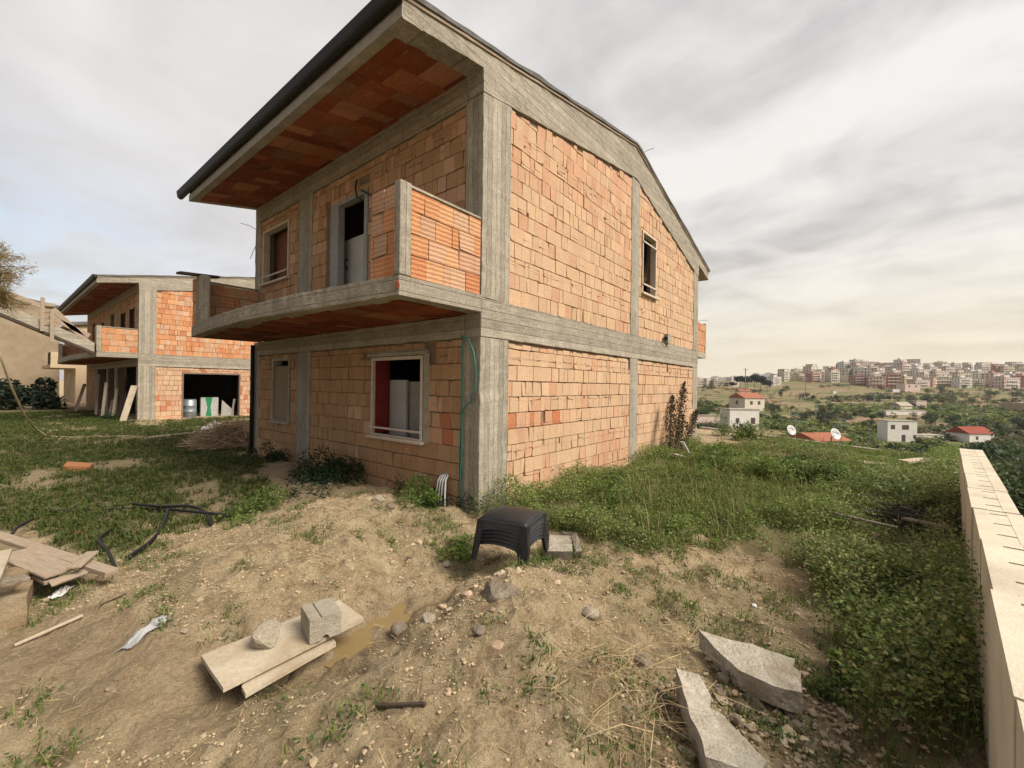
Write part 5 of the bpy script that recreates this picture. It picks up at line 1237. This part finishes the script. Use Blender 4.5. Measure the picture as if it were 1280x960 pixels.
while nT < 700:
    D = 45*math.exp(rng.uniform(0, 1)*math.log(520/45)); L = D*rng.uniform(.36, 1.42)
    p = CAM[:2]+FWD*D+RGT*L; dA, dB = edge_d(p[0], p[1])
    if max(dA, dB) < 14: continue
    if fbm(np.array(p[0]*.016), np.array(p[1]*.016), 81, 3) < (.42 if D < 330 else .48): continue
    px = 640+F_PX*L/D
    if any(abs(px-h[0]) < 30+900/h[2] and h[2]-32 < D < h[2]+14 for h in VH): continue
    z = float(hgt(p[0], p[1])); i = rng.choice(4, p=[.42, .28, .17, .13]) if D < 300 else rng.choice(4, p=[.12, .42, .2, .26])
    if D > 230 and rng.random() < .35: continue
    put_tree(i, (p[0], p[1], z), rng.uniform(.7, 1.15)*(1 if D < 300 else 1.5), rng); nT += 1
for px, py, D, s in ((916, 478, 470, 1.3), (925, 478, 480, 1.8), (934, 478, 475, 1.9), (943, 478, 480, 2.0), (951, 478, 475, 1.9), (959, 479, 470, 1.6), (1248, 470, 560, 1.3), (1158, 470, 560, 1.2)):
    g = at_d(px, py, D); put_tree(4, (g.x, g.y, float(hgt(g.x, g.y))), s*.85, rng)
# massed orchard and hedge foliage between the single trees
def mass(name, n, D0, D1, thr, r0, r1, per, cols, sd, rowdir=None):
    D = D0*np.exp(RNG.random(n)*math.log(D1/D0)); L = D*RNG.uniform(.36, 1.5, n); x = CAM[0]+FWD[0]*D+RGT[0]*L; y = CAM[1]+FWD[1]*D+RGT[1]*L
    dA, dB = edge_d(x, y); px = 640+F_PX*L/D
    k = (np.maximum(dA, dB) > 10) & (fbm(x*.013+y*.004, y*.022, sd, 4) > thr)
    for hpx, hpy, hD in VH: k &= ~((np.abs(px-hpx) < 22+900/hD) & (D > hD-22) & (D < hD+12))
    x, y, D = x[k], y[k], D[k]; m = len(x); z = hgt(x, y); r = RNG.uniform(r0, r1, m)*np.clip(D/130, .8, 1.5)
    d = RNG.normal(size=(m, per, 3)); d /= np.linalg.norm(d, axis=2)[..., None]; d[..., 2] = np.abs(d[..., 2])
    P = np.stack([x, y, z], -1)[:, None]+d*(r[:, None]*RNG.uniform(.6, 1.05, (m, per)))[..., None]*np.array([1, 1, .95])
    c = np.array(cols)[RNG.integers(len(cols), size=m)]*RNG.uniform(.7, 1.35, (m, 1)); c = np.repeat(c, per, 0)*RNG.uniform(.7, 1.3, (m*per, 1))
    tag(quads_np(name, leaf_quads(P.reshape(-1, 3), np.repeat(r, per)*.62, .8, .5), np.clip(c, .004, .9), leaf_m), kind='stuff')
mass('orchard_foliage', 4600, 55, 330, .535, 1.2, 2.2, 30, [(.15, .19, .055), (.185, .215, .065), (.115, .15, .04)], 302)
mass('hedge_foliage', 4600, 70, 540, .575, 1.0, 2.4, 24, [(.08, .105, .042), (.10, .115, .05), (.16, .125, .075), (.08, .11, .038)], 331)
mass('dry_scrub', 3500, 60, 520, .56, .6, 1.4, 18, [(.22, .17, .09), (.18, .155, .075), (.15, .14, .06)], 371)
# hedge of bushes just below the block wall on the right, and below the kerb
for k, (px, py, D, s) in enumerate(((1256, 612, 9.5, .62), (1275, 640, 8, .6), (1240, 580, 12, .7), (1268, 590, 14, .9), (1225, 567, 20, .8), (1285, 620, 10, .8), (965, 541, 30, .7))):
    g = at_d(px, py, D); z = float(hgt(g.x, g.y)); hh = max(.8, g.z-z); w_ = (.9 if k < 4 else 1.5)*(1 if D < 16 else 1.5)
    shrub('bushy_tree', ['dark bushy tree just beyond the block wall at the right edge', 'dark bushy tree below the yard kerb beside the left dish'][k > 5], 'tree', (g.x, g.y, z-.1), w_, w_, hh*.95, 4200 if D < 16 else 2200, .11 if D < 16 else .2, [(.07, .10, .04), (.09, .12, .045), (.06, .085, .035)], 90+k, ['dark trees just over the block wall', None][k > 5], clumps=16)
# ------------------------------------------------------------------ valley houses
def wall_mat(name, c): return mottled(name, c, tuple(k*.86 for k in c), .5, .9, .1, .01, None, 8)
WM = {k: wall_mat('render_'+k, c) for k, c in dict(white=(.86, .82, .76), cream=(.82, .72, .59), pink=(.80, .64, .56), salmon=(.76, .53, .42), yellow=(.80, .68, .47), grey=(.52, .49, .45), tan=(.5, .37, .25), red=(.5, .24, .18)).items()}
tile_m = mottled('terracotta_roof', (.42, .16, .09), (.34, .13, .08), 2, .9, .4, .03)
tile_d = mottled('dark_red_roof', (.34, .085, .06), (.28, .07, .05), 2, .9, .3, .03)
winm = plain('distant_window', (.11, .09, .08), .4); shut_m = plain('distant_shutter', (.2, .12, .08), .7)
def valley_house(name, label, px, py, D, W, Dp, H, rz, wm, roof=None, rise=1.2, win=(), storeys=2, cat='house', sink=.5):
    g = at_d(px, py, D); z = g.z; k_ = 1.0
    if D > 80:
        q = gp(px, py); dq = float(np.dot(np.array(q)-CAM, CF)); k_ = dq/D
        if .5 < k_ < 2.2: g = q; z = g.z
        else: k_ = 1.0
    t = thing(name, label, cat, (g.x, g.y, z), rz); t.scale = (k_, k_, k_)
    zb = min(-1.2, (float(hgt(g.x, g.y))-z)/k_-1.0)
    MB().box(-W/2, W/2, -Dp/2, Dp/2, zb, H).build('wall', WM[wm], t)
    if roof is None:
        mb = MB(); mb.box(-W/2-.12, W/2+.12, -Dp/2-.12, Dp/2+.12, H+.003, H+.22); mb.build('roof', conc_flat, t)
    else:
        mb = MB(); e = .35
        mb.prism([(-W/2-e, -Dp/2-e, H+.003), (-W/2-e, Dp/2+e, H+.003), (-W/2-e, 0, H+rise)], [(W/2+e, -Dp/2-e, H+.003), (W/2+e, Dp/2+e, H+.003), (W/2+e, 0, H+rise)]); mb.build('roof', roof, t)
    for (f, u, zz, w, h) in win:
        mb = MB()
        if f == 'f': mb.box(u-w/2, u+w/2, -Dp/2-.03, -Dp/2+.05, zz, zz+h)
        else: mb.box(-W/2-.03, -W/2+.05, u-w/2, u+w/2, zz, zz+h)
        mb.build('window' if zz > .3 else 'door', winm, t)
    return t
A = YAW-math.pi/2   # faces towards the yard
valley_house('farm_house', 'white two storey house with flat roof and three dark openings in the valley', 1121, 551, 140, 9.4, 4, 6.6, A-.02, 'white', None, win=(('f', -3, 4, 1.3, 1.4), ('f', 1, 3.9, 2.2, 1.5), ('f', .4, .0, 1.2, 2.2), ('f', 4, 1, 1, 1.2)))
valley_house('lean_to', 'low white lean to attached right of the white two storey house', 1158, 552, 141, 8, 4, 2.2, A+.12, 'white', None)
valley_house('farm_house', 'small white shed house with dark red roof right of the white house', 1212, 551, 150, 10.4, 7, 2.9, A+.15, 'white', tile_d, 2.2, win=(('f', -2, .8, 1, 1.2),))
valley_house('farm_house', 'white flat roofed building just beyond the yard weeds', 924, 535, 105, 7.6, 4, 4.6, A+.1, 'white', None, win=(('f', 2.2, 1.2, 1.1, 1.5), ('f', -1.8, 1.5, .9, 1.1)))
valley_house('farm_house', 'cream house with orange tiled roof behind the white flat building', 933, 513, 165, 9, 8, 4.9, A+.25, 'cream', tile_m, 2.0, win=(('f', -1.5, 2.4, 1.2, 1.4), ('f', 2, 2.4, 1.2, 1.4), ('l', 0, 2.4, 1.2, 1.4)))
valley_house('farm_house', 'tiny upper cream house on top of the slope left of the orchards', 929, 495, 230, 6, 5, 2.6, A, 'cream', tile_m, 1.0)
valley_house('shed', 'low grey roofed shed right of the white flat building', 958, 529, 100, 3.6, 3, .5, A, 'tan', None, cat='shed')
valley_house('farm_shed', 'long low white farm shed in the middle of the valley', 1128, 518, 200, 20, 4, 1.7, A+.05, 'white', None, cat='shed')
valley_house('farm_shed', 'white gabled farm shed at left of the long low shed', 1126, 514, 206, 7, 5, 2.7, A+.2, 'cream', conc_flat, 1.8, cat='shed')
valley_house('farm_shed', 'boxy pale farm block above the long low shed', 1147, 509, 212, 5, 4, 3.2, A, 'pink', None, cat='shed')
valley_house('farm_house', 'pink flat roofed house below the hillside town', 1135, 489, 380, 13.5, 9, 6.4, A, 'pink', None, win=(('f', -3, 3.6, 1.5, 1.6), ('f', 3, 3.6, 1.5, 1.6)))
valley_house('farm_house', 'tan house with two small windows at the right edge of the valley', 1279, 517, 190, 9, 7, 4.6, A+.1, 'tan', None, win=(('f', -2.6, 2.4, .9, 1.2), ('f', .4, 2.4, .9, 1.2)))
valley_house('roadside_shed', 'small bright white shed beside the pink valley house', 1118, 490, 372, 6, 4, 2.6, A, 'white', None, cat='shed')
valley_house('roadside_shed', 'tiny bright white shed left of the small white shed', 1042, 492, 360, 3, 3, 2.4, A, 'white', None, cat='shed')
valley_house('orange_roof_house', 'low house with an orange roof just below the satellite dishes', 1022, 556, 24, 1.6, 1.4, .35, A+.2, 'cream', tile_m, .35)
valley_house('orange_roof_house', 'low house with a pinkish roof just below the kerb near the block wall', 1168, 573, 19, 1.2, 1.0, .02, A+.5, 'pink', tile_m, .18)
g = gp(890, 535); valley_house('garden_wall', 'pinkish low garden wall left of the white flat building', 886, 533, 95, 9, .3, 2.4, A+.15, 'pink', None, cat='wall')
for k, (px, p0, p1, D) in enumerate(((932, 460, 492, 330), (1226, 511, 524, 190), (1093, 490, 498, 330), (1087, 536, 545, 120), (1211, 530, 552, 148), (1020, 505, 514, 200), (1007, 472, 488, 420))):
    b = at_d(px, p1, D); tp = at_d(px, p0, D); t = thing('utility_pole', ['tall lattice radio mast beside the umbrella pines', 'pale utility pole in front of the bushes at right', 'short utility pole below the hillside town', 'white post in the orchards left of the white house', 'utility pole rising over the dark red roof', 'short pole in the middle orchards', 'grey pole by the trees under the town'][k], 'pole', b)
    MB().tube([(0, 0, min(-1, float(hgt(b.x, b.y))-b.z-.5)), tp-b], .0009*D, 6).build('mast', steel_m, t)
    MB().obox((tp-b)*.93, RGT.tolist()+[0], (0, 0, 1), FWD.tolist()+[0], .005*D, .0006*D, .0006*D).build('cross_arm', steel_m, t)
# ------------------------------------------------------------------ hillside town
def block_mesh(wm, W, Dp, H, seed, bal=True):
    rng = np.random.default_rng(seed); mb = MB(); mats = [WM[wm], winm, WM['white' if wm != 'white' else 'cream'], WM['grey']]
    mb.box(-W/2, W/2, -Dp/2, Dp/2, -14, H)
    fl = max(2, int(H/3.1))
    for face in ('f', 'l', 'r'):
        ww = W if face == 'f' else Dp; nb = max(2, int(ww/3.2)); off = rng.random()
        for k in range(fl):
            z = .9+k*H/fl
            for j in range(nb):
                if rng.random() < .12: continue
                u = -ww/2+(j+.5)*ww/nb; w = rng.choice([1.0, 1.4, 1.8]); h = 1.5 if rng.random() < .6 else 2.1
                if face == 'f': mb.box(u-w/2, u+w/2, -Dp/2-.05, -Dp/2+.1, z, z+h, 1)
                elif face == 'l': mb.box(-W/2-.05, -W/2+.1, u-w/2, u+w/2, z, z+h, 1)
                else: mb.box(W/2-.1, W/2+.05, u-w/2, u+w/2, z, z+h, 1)
            if bal and k and face == 'f':
                a = -W/2+W*.12; b = W/2-W*.12; mb.box(a, b, -Dp/2-1.3, -Dp/2+.02, z-1.05, z-.85, 2); mb.box(a, b, -Dp/2-1.3, -Dp/2-1.2, z-.84, z+.05, 2)
    mb.box(-W/2-.3, W/2+.3, -Dp/2-.3, Dp/2+.3, H+.003, H+.5, 3)
    if rng.random() < .6: mb.box(-W*.2, W*.15, -2, 2.5, H+.51, H+3.1, 0)
    return mb, mats
TB = []
names = {'white': 'off white', 'cream': 'cream', 'pink': 'pale pink', 'salmon': 'salmon', 'yellow': 'ochre yellow', 'grey': 'grey', 'red': 'dark red'}
for k, (wm, W, Dp, H) in enumerate((('cream', 20, 12, 13), ('pink', 18, 12, 16), ('salmon', 16, 12, 12), ('white', 20, 12, 15), ('yellow', 17, 11, 14), ('cream', 14, 11, 18), ('pink', 24, 13, 12), ('white', 16, 12, 17), ('cream', 22, 12, 15), ('red', 15, 11, 14), ('white', 13, 10, 11), ('yellow', 26, 12, 11))):
    mb, mats = block_mesh(wm, W, Dp, H, 200+k); o = mb.build('apartment_block', mats, None)
    lab = '%s apartment block%s in the hillside town' % (names[wm], ' with balconies' if k < 12 else '')
    size = ' tall narrow' if H >= 16 else (' long low' if W >= 22 else '')
    lab = ('%s %s apartment block in the distant hillside town' % (size.strip(), names[wm])).strip()
    tag(o, lab, 'apartment block', 'apartment blocks of the hillside town: '+lab.split(' apartment')[0]); TB.append([o, False])
rng = np.random.default_rng(77)
def town(px, D, k=None, yaw=None, s=1.0, dz=0):
    k = rng.integers(len(TB)) if k is None else k
    L = (px-640)/F_PX*D; p = CAM[:2]+FWD*D+RGT*L; z = float(hgt(p[0], p[1]))+dz
    o, us = TB[k]
    if us: o2 = o.copy(); COL.objects.link(o2)
    else: o2 = o; TB[k][1] = True
    o2.location = (p[0], p[1], z); o2.rotation_euler = (0, 0, A+.42-math.atan2(px-640, F_PX)*0.4+rng.normal(0, .28) if yaw is None else yaw); sc = s*rng.uniform(.85, 1.15); o2.scale = (sc, sc, sc*rng.uniform(.9, 1.1))
for row, (D, x0, x1, st_) in enumerate(((545, 1066, 1300, 19), (590, 1010, 1310, 20), (640, 975, 1310, 18), (700, 965, 1310, 17), (760, 990, 1315, 17), (820, 1050, 1320, 18))):
    px = x0+rng.uniform(0, 8)
    while px < x1:
        town(px, D+rng.uniform(-14, 14), s=.82 if px < 1010 else .95); px += st_*rng.uniform(.75, 1.25)
for px, D, k in ((876, 520, 6), (884, 520, 8), (896, 515, 4), (905, 520, 11), (916, 530, 3), (968, 560, 3)): town(px, D, k, s=.62 if px < 950 else .8)
# far mountains
mb = MB(); n = 60; fr = []; bk = []; cr_ = []
for i in range(n):
    a = .28+i/(n-1)*.45; L = 4200*a*1.2; h = 165*(fbm(np.array(i*.13), np.array(3.1), 5, 4)*1.5-.1)*(1 if i < 40 else 1)
    p = CAM[:2]+FWD*4400+RGT*L; fr.append(mb.pts([(p[0], p[1], -30)])); q = p+FWD*300; cr_.append(mb.pts([(q[0], q[1], max(20, float(h))+60)])); r_ = p+FWD*700; bk.append(mb.pts([(r_[0], r_[1], -30)]))
for i in range(n-1):
    mb.face((fr[i], fr[i+1], cr_[i+1], cr_[i])); mb.face((cr_[i], cr_[i+1], bk[i+1], bk[i]))
tag(mb.build('mountains', mottled('mountain_scrub', (.10, .11, .08), (.14, .12, .09), .002, .95, 0, 0, None, .01), None, smooth=True), kind='structure')

# ------------------------------------------------------------------ haze
HAZE = True
if HAZE:
    mt, nt, b = nodes('air_haze'); pv = N(nt, 'ShaderNodeVolumePrincipled'); pv.inputs['Color'].default_value = (.93, .92, .95, 1); pv.inputs['Density'].default_value = .00011; pv.inputs['Anisotropy'].default_value = .2
    nt.nodes.remove(b); nt.links.new(pv.outputs[0], nt.nodes['Material Output'].inputs['Volume'])
    hz = MB().box(-6000, 7300, -6000, 6000, -60, 330).build('haze', mt, None); tag(hz, kind='stuff')

# ------------------------------------------------------------------ light and sky
SUN = Vector((.12, -.70, .71)).normalized()
sd = bpy.data.lights.new('sun', 'SUN'); sd.energy = 1.5; sd.angle = rad(28); sd.color = (1, .92, .79)
so = bpy.data.objects.new('sun', sd); COL.objects.link(so); so.rotation_euler = SUN.to_track_quat('Z', 'Y').to_euler()
W = bpy.data.worlds.new('World'); SC.world = W; W.use_nodes = True; nt = W.node_tree
bg = nt.nodes['Background']; bg.inputs['Strength'].default_value = .1
sky = N(nt, 'ShaderNodeTexSky'); sky.sky_type = 'NISHITA'; sky.sun_disc = False; sky.sun_elevation = math.asin(SUN.z); sky.sun_rotation = math.atan2(SUN.x, SUN.y); sky.air_density = 1.2; sky.dust_density = 2
tc = N(nt, 'ShaderNodeTexCoord'); sp = N(nt, 'ShaderNodeSeparateXYZ'); nt.links.new(tc.outputs['Generated'], sp.inputs[0])
def mth(op, a, b=None, clamp=False):
    n = N(nt, 'ShaderNodeMath'); n.operation = op; n.use_clamp = clamp
    for i, v in ((0, a), (1, b)):
        if v is None: continue
        if isinstance(v, (int, float)): n.inputs[i].default_value = v
        else: nt.links.new(v, n.inputs[i])
    return n.outputs[0]
zc = mth('MAXIMUM', sp.outputs[2], 0.0); den = mth('ADD', zc, .16)
cx_ = N(nt, 'ShaderNodeCombineXYZ'); nt.links.new(mth('DIVIDE', sp.outputs[0], den), cx_.inputs[0]); nt.links.new(mth('DIVIDE', sp.outputs[1], den), cx_.inputs[1])
def wmap(rot, scl):
    mp = N(nt, 'ShaderNodeMapping'); mp.inputs['Rotation'].default_value = (0, 0, rot); mp.inputs['Scale'].default_value = scl; nt.links.new(cx_.outputs[0], mp.inputs[0]); return mp.outputs[0]
# long bands lying across the view to the right
c1 = noise(nt, wmap(YAW-.75, (1.25, .42, 1)), .85, 7, .56, .7); c2 = noise(nt, wmap(.3, (1, 1, 1)), 2.6, 8, .58, .5)
cl = mth('ADD', mth('MULTIPLY', c1, .58), mth('MULTIPLY', c2, .42))
cloud = ramp(nt, cl, [(.37, (1.36, 1.31, 1.33)), (.45, (1.75, 1.68, 1.67)), (.53, (2.2, 2.11, 2.06)), (.62, (2.6, 2.49, 2.4))])
def dotdir(v):
    n = N(nt, 'ShaderNodeVectorMath'); n.operation = 'DOT_PRODUCT'; nt.links.new(tc.outputs['Generated'], n.inputs[0]); n.inputs[1].default_value = Vector(v).normalized(); return n.outputs['Value']
hor = mth('POWER', mth('SUBTRACT', 1.0, zc), 8.5)
warm = mth('MULTIPLY', mth('MULTIPLY', hor, mth('POWER', mth('MAXIMUM', dotdir((.99, .0, .0)), 0.0), 4.0)), 1.2, True)
cloud = mixc(nt, warm, cloud, (3.2, 2.75, 1.68))
hl = mth('MULTIPLY', mth('POWER', mth('MAXIMUM', dotdir((.12, .8, .62)), 0.0), 5.0), .6, True)
cloud = mixc(nt, hl, cloud, (2.6, 2.5, 2.42))
# unseen dark bank added left of the frame to dim the front wall
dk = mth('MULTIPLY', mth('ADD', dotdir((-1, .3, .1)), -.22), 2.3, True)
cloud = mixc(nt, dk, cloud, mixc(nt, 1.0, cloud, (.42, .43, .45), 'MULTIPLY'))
# bluish grey gap low on the left
lf = mth('POWER', mth('MAXIMUM', dotdir((-.12, .97, .2)), 0.0), 14.0)
gap = mth('MULTIPLY', mth('MULTIPLY', lf, ramp(nt, zc, [(.24, 1.), (.46, 0.)])), ramp(nt, c2, [(.40, .35), (.58, 1.)]), True)
blue = mixc(nt, .35, (1.05, 1.25, 1.6), sky.outputs[0])
cloud = mixc(nt, mth('MULTIPLY', gap, .62), cloud, blue)
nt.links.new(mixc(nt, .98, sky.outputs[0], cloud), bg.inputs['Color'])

SC.view_settings.view_transform = 'Standard'; SC.view_settings.look = 'None'; SC.view_settings.gamma = 1; SC.view_settings.exposure = 1.85
SC.cycles.max_bounces = 6; SC.cycles.diffuse_bounces = 3; SC.cycles.volume_bounces = 0; SC.cycles.transparent_max_bounces = 4
SC.cycles.volume_step_rate = 10; SC.cycles.use_denoising = True
